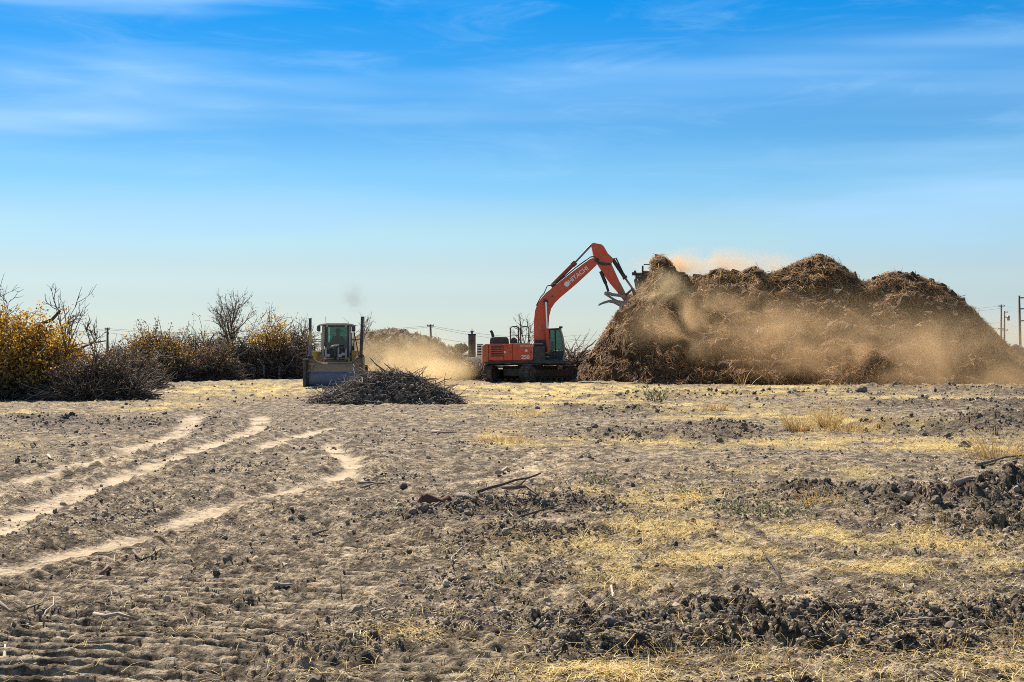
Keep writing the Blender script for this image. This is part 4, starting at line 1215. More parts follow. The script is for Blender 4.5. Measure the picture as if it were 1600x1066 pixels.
    for yy in (-.42, 0.0, .42):
        tine([(945, 459), (950, 458.6), (957, 461), (966, 462), (976, 464.5)], [4.6, 4, 3.6, 3.6, 3], yy, .045).build('thumb_tine', M_STEEL, root)
        tine([(936, 477), (942, 474), (952, 471), (960, 472.3), (969, 477), (974, 474.5), (981, 469)], [3.4, 3.4, 3.6, 4.2, 4.2, 5, 5], yy * 1.15, .05).build('rake_tine', M_STEEL, root)
    m = tine([(945, 459.5), (952, 464), (960, 469), (968, 473)], [3.6, 3.4, 3.4, 3.6], 0, .16); m.build('thumb_brace', M_STEEL, root)
    m = tine([(966, 472), (974, 475), (981, 470)], [4, 5.4, 5], 0, .5); m.build('rake_frame', M_RUST, root)
    # cab on the far side
    cab = empty('cab', (0, 0, 0), 0, root)
    cp = [(858, 514), (876, 513.2), (879, 520), (881.5, 533), (883, 548), (882, 560), (879, 567), (858, 567)]
    Y1, Y2 = .42, 1.40
    m = MB(); m.prism(pts([(858, 516.5), (858, 513.6), (876.5, 512.6), (878.4, 516.2)]), Y1, Y2); m.build('cab_roof', M_BLACK, cab, bevel=.02)
    m = MB(); m.prism(pts([(858, 549), (883, 549), (882.3, 560), (879, 567), (858, 567)]), Y1 + .02, Y2 - .02); m.build('cab_lower_panel', M_BLACK, cab, bevel=.02)
    m = MB()
    for yy in (Y1 + .03, Y2 - .03):
        m.tube([(L(859, 0)[0], yy, L(0, 515)[1]), (L(859, 0)[0], yy, L(0, 560)[1])], .045, 6)
        m.tube([(L(868, 0)[0], yy, L(0, 515)[1]), (L(868.5, 0)[0], yy, L(0, 550)[1])], .03, 6)
    m.build('cab_pillar', M_BLACK, cab)
    for yy in (Y1 + .03, Y2 - .03):
        m = MB(); m.tube([(L(*p)[0], yy, L(*p)[1]) for p in [(875, 514.5), (877.6, 520), (880, 530), (881.7, 541), (882.6, 552), (880.5, 561), (878, 567)]], .055, 8); m.build('windscreen_pillar', M_GREYP, cab, True)
    m = MB(); m.prism(pts([(859.2, 516.8), (876, 516.2), (879, 530), (881.6, 548.6), (859.2, 548.6)]), Y1 + .035, Y1 + .045); m.build('window', M_GLASS, cab)
    m = MB(); m.prism(pts([(859.2, 516.8), (876, 516.2), (879, 530), (881.6, 548.6), (859.2, 548.6)]), Y2 - .045, Y2 - .035); m.build('window', M_GLASS, cab)
    m = MB()
    wp = [L(*p) for p in [(876.4, 516.5), (878.6, 524), (880.6, 534), (882, 548.4)]]
    V = [(x, Y1 + .05, z) for x, z in wp] + [(x, Y2 - .05, z) for x, z in wp]; nn = len(wp)
    m.add(V, [(i, i + 1, i + 1 + nn, i + nn) for i in range(nn - 1)]); m.build('windscreen', M_GLASS, cab)
    m = MB(); m.box(L(861, 0)[0], L(866, 0)[0], Y1 + .25, Y2 - .25, L(0, 556)[1], L(0, 533)[1]); m.box(L(861, 0)[0], L(872, 0)[0], Y1 + .25, Y2 - .25, L(0, 556)[1], L(0, 549)[1]); m.build('operator_seat', M_SEAT, cab, bevel=.05)
    e = L(877, 512.8); m = MB(); m.box(e[0] - .1, e[0] + .1, .7, .95, e[1] - .02, e[1] + .1); m.build('work_light', M_BLACK, cab, bevel=.02)
excavator()

def person_at_wheel(parent_xyz):
    """operator seated in the loader: one skinned body, hat as clothing"""
    x, y, z = parent_xyz
    import bmesh
    J = {'pelvis': (0, .10, 0), 'waist': (0, .08, .22), 'chest': (0, .05, .44), 'neck': (0, .03, .62), 'head': (0, .0, .74), 'crown': (0, .0, .88),
         'lsh': (.20, .05, .54), 'lel': (.30, -.10, .30), 'lwr': (.17, -.34, .34), 'lhand': (.13, -.41, .36),
         'rsh': (-.20, .05, .54), 'rel': (-.30, -.10, .30), 'rwr': (-.17, -.34, .34), 'rhand': (-.13, -.41, .36),
         'lhip': (.11, .06, 0), 'lkn': (.16, -.38, .05), 'lan': (.15, -.46, -.38), 'ltoe': (.15, -.62, -.42),
         'rhip': (-.11, .06, 0), 'rkn': (-.16, -.38, .05), 'ran': (-.15, -.46, -.38), 'rtoe': (-.15, -.62, -.42)}
    Rd = {'pelvis': .15, 'waist': .145, 'chest': .16, 'neck': .062, 'head': .092, 'crown': .075, 'lsh': .078, 'rsh': .078, 'lel': .052, 'rel': .052, 'lwr': .034, 'rwr': .034, 'lhand': .042, 'rhand': .042,
          'lhip': .105, 'rhip': .105, 'lkn': .075, 'rkn': .075, 'lan': .05, 'ran': .05, 'ltoe': .042, 'rtoe': .042}
    E = [('pelvis', 'waist'), ('waist', 'chest'), ('chest', 'neck'), ('neck', 'head'), ('head', 'crown'), ('chest', 'lsh'), ('lsh', 'lel'), ('lel', 'lwr'), ('lwr', 'lhand'),
         ('chest', 'rsh'), ('rsh', 'rel'), ('rel', 'rwr'), ('rwr', 'rhand'), ('pelvis', 'lhip'), ('lhip', 'lkn'), ('lkn', 'lan'), ('lan', 'ltoe'), ('pelvis', 'rhip'), ('rhip', 'rkn'), ('rkn', 'ran'), ('ran', 'rtoe')]
    names = list(J)
    # five short fingers closing on the wheel
    for s, hnd in ((1, 'lhand'), (-1, 'rhand')):
        hx, hy, hz = J[hnd]
        for f in range(4):
            a, b = hnd + 'f%da' % f, hnd + 'f%db' % f
            J[a] = (hx - s * .01, hy - .045, hz + .028 - .018 * f); J[b] = (hx - s * .03, hy - .065, hz + .018 - .018 * f); Rd[a] = .010; Rd[b] = .009
            E += [(hnd, a), (a, b)]
        J[hnd + 't'] = (hx - s * .035, hy - .02, hz + .03); Rd[hnd + 't'] = .011; E.append((hnd, hnd + 't'))
    names = list(J)
    me = bpy.data.meshes.new('person'); me.from_pydata([J[k] for k in names], [(names.index(a), names.index(b)) for a, b in E], [])
    o = bpy.data.objects.new('person', me); o.location = (x, y, z); o.scale = (1.15, 1.15, 1.15); link(o)
    sk = o.modifiers.new('skin', 'SKIN')
    for i, k in enumerate(names):
        me.skin_vertices[0].data[i].radius = (Rd[k], Rd[k]); me.skin_vertices[0].data[i].use_root = (k == 'pelvis')
    o.modifiers.new('sub', 'SUBSURF').render_levels = 2
    t = NT('operator_clothes'); v = t.obj(); zz = t.n('ShaderNodeSeparateXYZ', {0: v}).outputs[2]
    t.out(t.mix(t.math('GREATER_THAN', zz, .63), (.045, .06, .10), (.30, .17, .11)), .85)
    me.materials.append(t.m)
    m = MB(); m.tube([(0, 0, .80), (0, 0, .815)], .19, 18); m.tube([(0, 0, .81), (0, 0, .87), (0, 0, .94)], [.115, .11, .085], 16)
    m.build('hat', mat_plain('hat_felt', (.08, .07, .06), .9), o, True)
    tag(o, 'operator in a brimmed hat sitting at the loader controls', 'person')
    return o

def loader():
    Y0, PX0, PY0 = 70.0, 524.0, 605.0
    K = FPX / 68.7
    x0 = (PX0 - 800) / FPX * Y0 + .13
    root = empty('crawler_loader', (x0, Y0, -.01))
    tag(root, 'dusty yellow crawler loader facing the camera with brown, sky-tinted blade and tall posts', 'loader')
    def u(a, b): return ((465 + a / 7.9 - PX0) / K, (PY0 - (480 + b / 7.9)) / K + .02)   # from the enlarged view
    # ---- blade: curved plate with raised corners
    prof = [(.10, .0), (.02, .10), (-.03, .3), (-.05, .55), (-.03, .8), (.05, 1.02), (.14, 1.18)]  # y (towards -camera) , z
    top = [(140, 620), (195, 625), (240, 668), (290, 690), (640, 690), (700, 672), (745, 625), (830, 612)]
    xs = [u(a, 0)[0] for a, b in top]; zt = [u(0, b)[1] for a, b in top]
    XS = sorted(set(list(np.linspace(xs[0], xs[-1], 25)) + xs)); ZT = np.interp(XS, xs, zt)
    zmid = u(0, 805)[1]
    def plate(z_lo, z_hi_fn, name, mat, off=0.0, thick=.04):
        m = MB(); rows = 7; V = []; n = len(XS)
        for side in (0, 1):
            for r_ in range(rows):
                for i, x in enumerate(XS):
                    hi = z_hi_fn(i); z = z_lo + (hi - z_lo) * r_ / (rows - 1)
                    y = np.interp(z, [p[1] for p in prof], [p[0] for p in prof])
                    V.append((x, y + off + side * thick, z))
        F = []
        q = rows * n
        for r_ in range(rows - 1):
            for i in range(n - 1):
                a = r_ * n + i
                F.append((a, a + 1, a + n + 1, a + n)); F.append((q + a, q + a + n, q + a + n + 1, q + a + 1))
        for i in range(n - 1):
            a = (rows - 1) * n + i; F.append((a, a + 1, q + a + 1, q + a)); F.append((i, q + i, q + i + 1, i + 1))
        for r_ in range(rows - 1):
            a = r_ * n; F.append((a, a + n, q + a + n, q + a)); b = a + n - 1; F.append((b, q + b, q + b + n, b + n))
        m.add(V, F)
        return m.build(name, mat, bl, True)
    bl = empty('blade', (0, -1.55, 0), 0, root)
    plate(.06, lambda i: zmid, 'blade_lower_plate', M_SKYSTEEL)
    plate(zmid + .003, lambda i: float(ZT[i]) - .03, 'blade_upper_plate', M_BROWNST)
    m = MB(); m.box(xs[0], xs[-1], -.015, .05, .0, .07); m.build('cutting_edge', M_GREYP, bl)
    m = MB(); m.tube([(x, .10, z) for x, z in zip(XS, ZT)], .035, 7); m.build('top_rim', M_BROWNST, bl, True)
    for a in (197, 765):
        m = MB(); m.box(u(a, 0)[0] - .03, u(a, 0)[0] + .03, -.075, -.02, .3, u(0, 705)[1]); m.build('stiffener', M_BROWNST, bl)
    for a, b, z in ((160, 232, 705), (735, 805, 700)):
        m = MB(); m.box(u(a, 0)[0], u(b, 0)[0], -.10, .02, u(0, z)[1] - .05, u(0, z)[1] + .05); m.build('hinge_block', M_BROWNST, bl, bevel=.02)
    # end plates
    m = MB(); m.box(u(95, 0)[0], u(136, 0)[0], -.35, .35, .02, u(0, 640)[1]); m.build('end_plate', M_BLACK, bl, bevel=.03)
    m = MB(); m.box(u(818, 0)[0], u(836, 0)[0], -.12, .30, .05, u(0, 610)[1]); m.build('end_plate', M_BROWNST, bl, bevel=.02)
    # ---- tall posts on the blade corners
    def post(a0, b0, a1, b1, w, mats):
        p0 = u(a0, b0); p1 = u(a1, b1)
        base = None
        for k, (f0, f1, mt) in enumerate(mats):
            q0 = (p0[0] + (p1[0] - p0[0]) * f0, p0[1] + (p1[1] - p0[1]) * f0); q1 = (p0[0] + (p1[0] - p0[0]) * f1, p0[1] + (p1[1] - p0[1]) * f1)
            m = MB(); m.tube([(q0[0], .16, q0[1]), (q1[0], .16, q1[1])], w - .003 * k, 12)
            if k == len(mats) - 1: m.tube([(q1[0], .16, q1[1] - .03), (q1[0], .16, q1[1])], w + .015, 12)
            o = m.build('post' if base is None else 'post_sleeve', mt, bl if base is None else base)
            base = base or o
    post(167, 625, 167, 142, .073, [(0, .33, M_SKYSTEEL), (.33, .68, M_YEL), (.68, 1, M_BLACK)])
    post(792, 612, 811, 122, .080, [(0, .5, M_BLACK), (.5, 1, M_BLACK)])
    for a, b in ((167, 615), (795, 605)):
        m = MB(); c = u(a, b); m.box(c[0] - .13, c[0] + .13, .04, .30, c[1] - .06, c[1] + .06); m.build('post_socket', M_BLACK, bl, bevel=.02)
    # ---- push arms
    for s in (-1, 1):
        m = MB(); m.tube([(s * 1.15, -1.4, .45), (s * 1.18, .3, .55), (s * 1.15, 1.2, .6)], .10, 8); m.build('push_arm', M_YEL, root)
        m = MB(); m.tube([(s * .55, -1.38, .98), (s * .50, -.6, 1.25)], .05, 10); m.tube([(s * .50, -.6, 1.25), (s * .46, .1, 1.45)], .085, 10); m.build('lift_cylinder', M_CHROME, root)
    # ---- crawlers
    for s in (-1, 1):
        crawler(root, 'crawler_track', (s * 1.0, .75, 0), R(90), 3.1, .95, .5, M_TRACK, 32)
    # ---- hood and front
    m = MB(); m.box(-.62, .62, -.75, .9, .7, 1.42); m.build('engine_hood', M_YEL, root, bevel=.05, seg=2)
    m = MB(); m.box(-.56, .56, -.80, -.752, .8, 1.36); g = m.build('grille', M_BLACK, root, bevel=.01)
    for k in range(9):
        m = MB(); m.box(-.5, .5, -.83, -.805, .85 + k * .055, .872 + k * .055); m.build('grille_bar', M_STEEL, g)
    for px_, w_ in ((340, .05), (455, .06), (495, .04), (590, .045)):
        c = u(px_, 0)[0]; m = MB(); m.tube([(c, -.9, u(0, 655)[1]), (c + .02, -.88, u(0, 500 if px_ < 500 else 520)[1])], w_, 9); m.build('hydraulic_line', M_GREYP if px_ != 455 else M_BLACK, root, True)
    m = MB(); m.tube([(u(400, 0)[0], -.9, u(0, 495)[1]), (u(440, 0)[0], -.95, u(0, 480)[1]), (u(505, 0)[0], -.9, u(0, 475)[1])], .04, 8); m.build('hydraulic_hose', M_GREYP, root, True)
    for a, b in ((375, 600), (520, 605), (560, 585)):
        c = u(a, b); m = MB(); m.box(c[0] - .09, c[0] + .09, -1.0, -.82, c[1] - .07, c[1] + .08); m.build('valve_block', M_GREYP, root, bevel=.03)
    for s, a in ((-1, 205), (1, 640)):
        c = u(a, 0)[0]
        m = MB(); m.box(min(c, c + s * .28) , max(c, c + s * .28), -.2, 1.6, .9, u(0, 540)[1]); m.build('fender', M_YEL, root, bevel=.04)
    # ---- cab
    cab = empty('cab', (0, 0, 0), 0, root)
    cl, cr = u(262, 0)[0], u(625, 0)[0]; zr = u(0, 200)[1]; zb = 1.35
    cy0, cy1 = .15, 1.65
    cxm = (cl + cr) / 2
    m = MB(); m.prism([(u(205, 0)[0], u(0, 222)[1]), (u(240, 0)[0], u(0, 205)[1]), (u(330, 0)[0], u(0, 193)[1]), (u(560, 0)[0], u(0, 193)[1]), (u(650, 0)[0], u(0, 206)[1]), (u(685, 0)[0], u(0, 222)[1])], cy0 - .15, cy1 + .1)
    m.build('cab_roof', M_GREYP, cab, bevel=.03)
    m = MB(); m.prism([(cl + .02, u(0, 238)[1]), (cl + .02, u(0, 221)[1]), (cr - .02, u(0, 221)[1]), (cr - .02, u(0, 238)[1])], cy0 - .02, cy1); m.build('roof_frame', M_BLACK, cab)
    for x in (cl + .05, cr - .05):
        for y in (cy0, cy1):
            m = MB(); m.box(x - .055, x + .055, y - .05, y + .05, zb, u(0, 230)[1]); m.build('cab_pillar', M_GREYP if y == cy0 else M_BLACK, cab, bevel=.015)
    for a in (305, 590):
        m = MB(); x = u(a, 0)[0]; m.box(x - .035, x + .035, cy0 - .055, cy0 + .03, zb, u(0, 232)[1]); m.build('window_frame', M_BLACK, cab)
    m = MB(); m.box(u(310, 0)[0], u(585, 0)[0], cy0 - .012, cy0 - .004, u(0, 525)[1], u(0, 238)[1]); m.build('windscreen', M_GLASS, cab)
    m = MB(); m.box(u(310, 0)[0], u(585, 0)[0], cy1 - .012, cy1 - .004, u(0, 430)[1], u(0, 238)[1]); m.build('rear_window', M_GLASS, cab)
    for x in (cl + .01, cr - .02):
        m = MB(); m.box(x, x + .008, cy0 + .08, cy1 - .08, u(0, 480)[1], u(0, 240)[1]); m.build('side_window', M_GLASS, cab)
    m = MB(); m.box(cl + .03, cr - .03, cy0 + .01, cy1, zb - .2, u(0, 530)[1]); m.build('cab_floor', M_BLACK, cab)
    m = MB(); m.box(cl + .08, cr - .08, cy1 - .06, cy1 - .02, u(0, 530)[1], u(0, 432)[1]); m.build('rear_panel', M_BLACK, cab)
    m = MB(); m.box(-.27 + cxm, .27 + cxm, cy0 + .75, cy0 + 1.0, 1.45, 2.35); m.box(-.27 + cxm, .27 + cxm, cy0 + .4, cy0 + 1.0, 1.40, 1.62); m.build('operator_seat', M_SEAT, cab, bevel=.06, seg=2)
    m = MB(); m.tube([(cxm + .19 * math.cos(a), cy0 + .24 + .03 * math.sin(a), 1.95 + .19 * math.sin(a)) for a in np.linspace(0, 2 * math.pi, 19)], .016, 6); m.build('steering_wheel', M_BLACK, cab, True)
    m = MB(); m.box(cxm - .14, cxm + .14, cy0 + .06, cy0 + .16, 1.5, 1.86); m.build('dashboard', M_BLACK, cab, bevel=.04)
    for a0, a1 in ((205, 245), (640, 685)):
        m = MB(); m.box(u(a0, 0)[0], u(a1, 0)[0], cy0 - .25, cy0 - .08, u(0, 298)[1], u(0, 224)[1]); m.build('mirror', M_BLACK, cab, bevel=.03)
    for a in (325, 565):
        c = u(a, 226); m = MB(); m.tube([(c[0], cy0 - .10, c[1]), (c[0], cy0 - .02, c[1])], .065, 14); m.build('work_light', M_GREYP, cab)
    c = u(297, 193); m = MB(); m.tube([(c[0], .5, c[1] - .03), (c[0] - .01, .5, c[1] + .33)], .011, 6); m.build('antenna', M_BLACK, cab)
    # ---- handrails each side
    for (a, b, diag) in ((98, 252, False), (635, 752, True)):
        xa, xb = u(a, 0)[0], u(b, 0)[0]; z1, z2, z3 = u(0, 318)[1], u(0, 402)[1], u(0, 600)[1]
        m = MB(); r = .022
        m.tube([(xa, .1, z3), (xa, .1, z1), (xb, .1, z1), (xb, .1, z3)], r, 6); m.tube([(xa, .1, z2), (xb, .1, z2)], r, 6)
        if diag: m.tube([(u(670, 0)[0], .1, z1), (u(725, 0)[0], .05, z3)], r, 6); m.tube([(u(660, 0)[0], .1, u(0, 450)[1]), (u(615, 0)[0], .05, z3)], r, 6)
        m.build('handrail', M_BLACK, root)
    person_at_wheel((x0 + cxm, Y0 + cy0 + .60, 1.78))
loader()

def conveyor():
    Y0 = 81.9
    c = at(1012, 432, Y0)
    root = empty('grinder_conveyor', (c.x, Y0, 0)); tag(root, 'dark discharge conveyor of a wood grinder poking over the pile top', 'conveyor')
    K = FPX / Y0
    def q(px, py): return ((px - 1012) / K, CAM_H + (HORIZON - py) / K)
    tail = (1.5, 9.5, 2.2); 
    for s in (-.62, .62):
        h = q(1009, 431)
        m = MB(); m.tube([(h[0] + s, .0, h[1] + .25), (tail[0] + s, tail[1], tail[2] + .25)], .07, 6); m.tube([(h[0] + s, .0, h[1] - .25), (tail[0] + s, tail[1], tail[2] - .25)], .07, 6)
        for k in range(9):
            f0, f1 = k / 9, (k + .5) / 9
            pa = lambda f, dz: (h[0] + s + (tail[0] - h[0]) * f, tail[1] * f, h[1] + (tail[2] - h[1]) * f + dz)
            m.tube([pa(f0, .25), pa(f1, -.25), pa(min(1, f1 + .5 / 9), .25)], .035, 5)
        m.build('side_truss', M_BLACK, root)
    h = q(1009, 431)
    m = MB(); m.add([(h[0] - .5, 0, h[1] + .12), (h[0] + .5, 0, h[1] + .12), (tail[0] + .5, tail[1], tail[2] + .12), (tail[0] - .5, tail[1], tail[2] + .12),
                     (h[0] - .5, 0, h[1] + .09), (h[0] + .5, 0, h[1] + .09), (tail[0] + .5, tail[1], tail[2] + .09), (tail[0] - .5, tail[1], tail[2] + .09)],
                    [(0, 1, 2, 3), (7, 6, 5, 4), (0, 4, 5, 1), (1, 5, 6, 2), (2, 6, 7, 3), (3, 7, 4, 0)]); m.build('belt', M_SEAT, root)
    m = MB(); m.tube([(h[0] - .6, 0, h[1]), (h[0] + .6, 0, h[1])], .2, 18); m.build('head_roller', M_STEEL, root)
    a, b = q(1003, 441), q(1024, 424)
    m = MB(); m.box(a[0], b[0], -.35, .5, a[1], b[1]); m.build('head_housing', M_BLACK, root, bevel=.03)
    m = MB(); p, r_ = q(988.5, 428.5), q(1006, 428); m.tube([(p[0], -.3, p[1]), (r_[0], -.3, r_[1])], .05, 7); m.box(p[0] - .06, p[0] + .18, -.4, -.2, p[1] - .09, p[1] + .09); m.build('light_bracket', M_BLACK, root)
    m = MB(); p, r_ = q(1003.5, 416), q(1003.5, 447); m.tube([(p[0], -.3, p[1]), (r_[0], -.3, r_[1])], .055, 7); p, r_ = q(997, 433.5), q(1006, 433); m.tube([(p[0], -.3, p[1]), (r_[0], -.3, r_[1])], .05, 6); m.build('head_post', M_BLACK, root)
    m = MB(); m.tube([(q(*s)[0], -.32, q(*s)[1]) for s in [(994, 430), (993.5, 440), (995.5, 448), (998, 450), (1000, 445), (1002, 436)]], .028, 6)
    m.tube([(q(*s)[0], -.28, q(*s)[1]) for s in [(997, 434), (997, 442), (999, 449), (1003, 447)]], .024, 6); m.build('hydraulic_hose', M_BLACK, root, True)
    m = MB(); s0 = q(1005, 414); m.tube([(s0[0], -.3, s0[1]), (s0[0] + .35, -.3, s0[1])], .03, 6); m.build('spray_bar', M_BLACK, root)
    m = MB()
    for s in (-.62, .62): m.tube([(.9 + s, 6.0, -.1), (.9 + s, 6.0, 3.6)], .09, 8)
    m.build('support_legs', M_BLACK, root)
    m = MB(); m.box(-.5, 3.2, 8.6, 14.5, .9, 2.9); m.build('grinder_body', M_YEL, root, bevel=.08)
    for s in (0.0, 2.4):
        m = MB(); m.box(s - .2, s + .5, 9, 14, -.1, .9); m.build('undercarriage', M_TRACK, root, bevel=.08)
conveyor()

# ---------------------------------------------------------------- far things: poles, wires, tower, shed, tree
M_POLE = mat_plain('pole_wood', (.11, .085, .07), .9, sc=2)
M_WIRE = mat_plain('wire_metal', (.10, .10, .11), .5)
def pole(label, px, py_top, Y, r, arms, extras=None, lean=0.0, group='wooden utility poles along the far road'):
    top = at(px, py_top, Y)
    root = empty('utility_pole', (top.x, Y, 0)); tag(root, label, 'pole', group)
    H = top.z
    m = MB(); m.tube([(-lean, 0, -.3), (-lean * .5, 0, H * .5), (0, 0, H)], [r * 1.2, r * 1.05, r * .8], 9); m.build('shaft', M_POLE, root, True)
    for (f, half, side) in arms:
        z = H * f
        m = MB()
        if side == 0: m.box(-half, half, -r - .12, -r + .02, z - r * .55, z + r * .55)
        else: m.box(0, side * half if side > 0 else 0, -r - .12, -r + .02, z - r * .5, z + r * .5) if side > 0 else m.box(-half, 0, -r - .12, -r + .02, z - r * .5, z + r * .5)
        a = m.build('crossarm', M_POLE, root)
        for x in ((-half * .9, half * .9) if side == 0 else (side * half * .95,)):
            i = MB(); i.tube([(x, -r - .05, z + r * .5), (x, -r - .05, z + r * .5 + .25)], [.09, .06], 8); i.build('insulator', M_GREYP, a)
    if extras == 'can':
        m = MB(); m.tube([(.95, -.1, H * .80), (.95, -.1, H * .90)], .32, 14); m.build('transformer', M_STEEL, root, True)
        m = MB(); m.box(0, .75, -.16, -.04, H * .86, H * .88); m.build('transformer_bracket', M_POLE, root)
    return root
pole('single wooden pole with short crossarm beyond the brush row', 168, 512, 330, .26, [(.955, .55, 0), (.80, .4, 1)])
pole('wooden pole with two crossarms above the dust behind the loader', 672.5, 507, 330, .27, [(.955, .78, 0), (.62, .5, 0)], lean=-.25)
pole('short plain post right of the two-armed pole', 685.5, 527, 330, .17, [])
pole('tiny post just above the dusty earth heap', 656, 532, 420, .16, [])
pole('tall thin pole with crossarm past the right end of the pile', 1564.5, 476, 360, .22, [(.97, .8, 0), (.55, .9, 0)])
pole('pole carrying a transformer past the right end of the pile', 1569.5, 486, 350, .20, [(.975, .8, 1), (.6, .8, 0)], 'can')
pole('tallest grey pole with side arms at the right edge', 1592.5, 462, 240, .20, [(.965, 1.3, 1), (.80, 1.3, 1), (.62, 1.0, 1)], lean=-.25, group=None)
def wire(label, pts, sag, r=.035):
    P = []
    for a, b in zip(pts[:-1], pts[1:]):
        for k in range(13):
            t = k / 12
            p = a.lerp(b, t); p.z -= sag * 4 * t * (1 - t); P.append(p)
    o = MB().tube(P, r, 4).build('power_line', M_WIRE)
    tag(o, label, 'wire', 'power lines along the far road')
w1 = [at(-250, 520, 300), at(168, 513.5, 330), at(672, 509, 330), at(900, 524, 480), at(1564, 478, 360), at(1780, 470, 300)]
wire('upper power line running along the tops of the poles', w1, 1.6)
w2 = [at(-250, 527, 300), at(168, 515.5, 330), at(672, 511, 330), at(900, 530, 480), at(1564, 482, 360), at(1780, 476, 300)]
wire('middle power line just under the topmost one', w2, 1.8)
w3 = [at(168, 520, 330), at(672, 526, 330), at(900, 532, 480), at(1564, 504, 360), at(1780, 500, 300)]
wire('lowest power line hung from the second crossarm', w3, 2.2)

def tower():
    Y = 300.0; K = FPX / Y
    c = at(737.5, 556, Y)
    root = empty('brick_tower', (c.x, Y, 0)); tag(root, 'dark square brick tower with a mast behind the excavator tail', 'tower')
    w = 5.6 / K
    zt = CAM_H + (HORIZON - 524) / K
    t = NT('dark_brick'); v = t.obj()
    br = t.n('ShaderNodeTexBrick', {'Vector': v, 'Scale': 1.6, 'Color1': (.20, .085, .06, 1), 'Color2': (.13, .07, .06, 1), 'Mortar': (.16, .14, .12, 1)})
    t.out(br.outputs['Color'], .9)
    m = MB(); m.box(-w, w, -w, w, -.3, zt); m.build('tower_wall', t.m, root)
    m = MB(); m.box(-w - .08, w + .08, -w - .08, w + .08, zt + .003, zt + .28); m.build('parapet', M_BLACK, root)
    for k in range(2):
        m = MB(); m.box(-.28, .28, -w - .06, -w - .005, zt * .35 + k * 1.5, zt * .35 + .8 + k * 1.5); m.build('louvre', M_BLACK, root)
    zm = CAM_H + (HORIZON - 513.5) / K
    m = MB(); m.tube([(0, 0, zt), (0, 0, zm)], [.13, .06], 7); m.tube([(-.45, 0, zt + .8), (.5, 0, zt + .8)], .07, 6); m.tube([(0, 0, zt + .3), (0, 0, zt + .95)], .2, 8); m.build('mast', M_BLACK, root)
tower()
def shed():
    Y = 310.0; K = FPX / Y
    c = at(718, 556, Y)
    root = empty('low_building', (c.x, Y, 0)); tag(root, 'long low building with white roof left of the brick tower', 'building')
    hw = 19 / K; z0, z1 = CAM_H + (HORIZON - 555) / K, CAM_H + (HORIZON - 552.2) / K
    m = MB(); m.box(-hw, hw, 0, 6, -.3, z0); m.build('wall', mat_plain('shed_wall', (.30, .26, .22), .9), root)
    m = MB(); m.prism([(-hw - .4, z0 + .003), (hw + .4, z0 + .003), (hw + .4, z1), (-hw - .4, z1)], -.5, 6.5); m.build('roof', M_WHITE, root)
    for k in range(4):
        x = -hw + 2 * hw * (k + .5) / 4
        m = MB(); m.box(x - .45, x + .45, -.04, -.005, .3, z0 - .25); m.build('door' if k == 1 else 'window', M_BLACK, root)
    root = empty('white_stack', (at(750, 556, 290).x, 290, 0)); tag(root, 'white slatted stack between the brick tower and the excavator', 'trailer')
    K2 = FPX / 290
    zt = CAM_H + (HORIZON - 537.5) / K2
    m = MB(); m.box(-4.6 / K2, 4.6 / K2, .3, 2.6, -.1, zt); m.build('body', M_BLACK, root)
    for k in range(6):
        z = .25 + (zt - .3) * k / 5.6
        m = MB(); m.box(-4.8 / K2, 4.8 / K2, .0, .28, z, z + .22); m.build('slat', M_WHITE, root)
shed()
def far_tree(label, px, py_top, py_base, Y, wpx, seed, mat):
    rng = np.random.default_rng(seed); K = FPX / Y
    c = at(px, 556, Y); zt = CAM_H + (HORIZON - py_top) / K; z0 = max(.8, CAM_H + (HORIZON - py_base) / K)
    root = empty('far_tree', (c.x, Y, 0)); tag(root, label, 'tree')
    m = MB(); m.tube([(0, 0, -.3), (.05, 0, z0 + .5), (.1, 0, zt * .75)], [.28, .22, .1], 7)
    for a in range(5): m.tube([(.05, 0, z0 * .8 + .15 * a), (math.cos(a * 2.2) * wpx / K * .3, math.sin(a * 2.2), zt * .7)], [.12, .04], 5)
    m.build('trunk', M_POLE, root, True)
    n = 2200; d = rng.normal(size=(n, 3)); d /= np.linalg.norm(d, axis=1, keepdims=True)
    r = rng.uniform(.35, 1, n) ** .5 * (1 + .25 * fbm(d[:, 0] * 2 + seed, d[:, 2] * 2, 3))
    p = d * r[:, None] * np.array([wpx / K / 2, wpx / K / 2, (zt - z0) / 2 * 1.0]) + np.array([0, 0, (zt + z0) / 2])
    p[:, 2] = np.maximum(p[:, 2], .3)
    s = rng.uniform(.16, .42, n)
    o = scatter('crown', LEAF_V, LEAF_F, p, rot_mats(n, rng), np.stack([s, s, s], -1), mat, rng, parent=root); o['kind'] = 'stuff'
far_tree('dark green round tree left of the brick tower', 720, 536.5, 553, 295, 24, 71, M_GLEAF)
def far_mound(name, label, px, py_top, Y, wpx, seed):
    rng = np.random.default_rng(seed); K = FPX / Y; c = at(px, 556, Y); h = CAM_H + (HORIZON - py_top) / K; w = wpx / K
    xs = np.linspace(-w / 2, w / 2, 60); ys = np.linspace(-w / 5, w / 5, 24); Xg, Yg = np.meshgrid(xs, ys)
    r = np.sqrt((Xg / (w / 2)) ** 2 + (Yg / (w / 5)) ** 2)
    H = h * np.clip(1 - r ** 1.6, -.15, 1) * (1 + .3 * fbm(Xg * .4 + seed, Yg * .4, 3))
    i = np.arange(23)[:, None] * 60 + np.arange(59)[None]
    o = np_mesh(name, np.stack([Xg, Yg, H], -1).reshape(-1, 3), np.stack([i, i + 1, i + 61, i + 60], -1).reshape(-1, 4), M_EARTH, None, True)
    o.location = (c.x, Y, 0); tag(o, label, 'mound')
far_mound('spoil_mound', 'far pale mound past the right foot of the mulch pile', 1585, 538, 180, 90, 81)
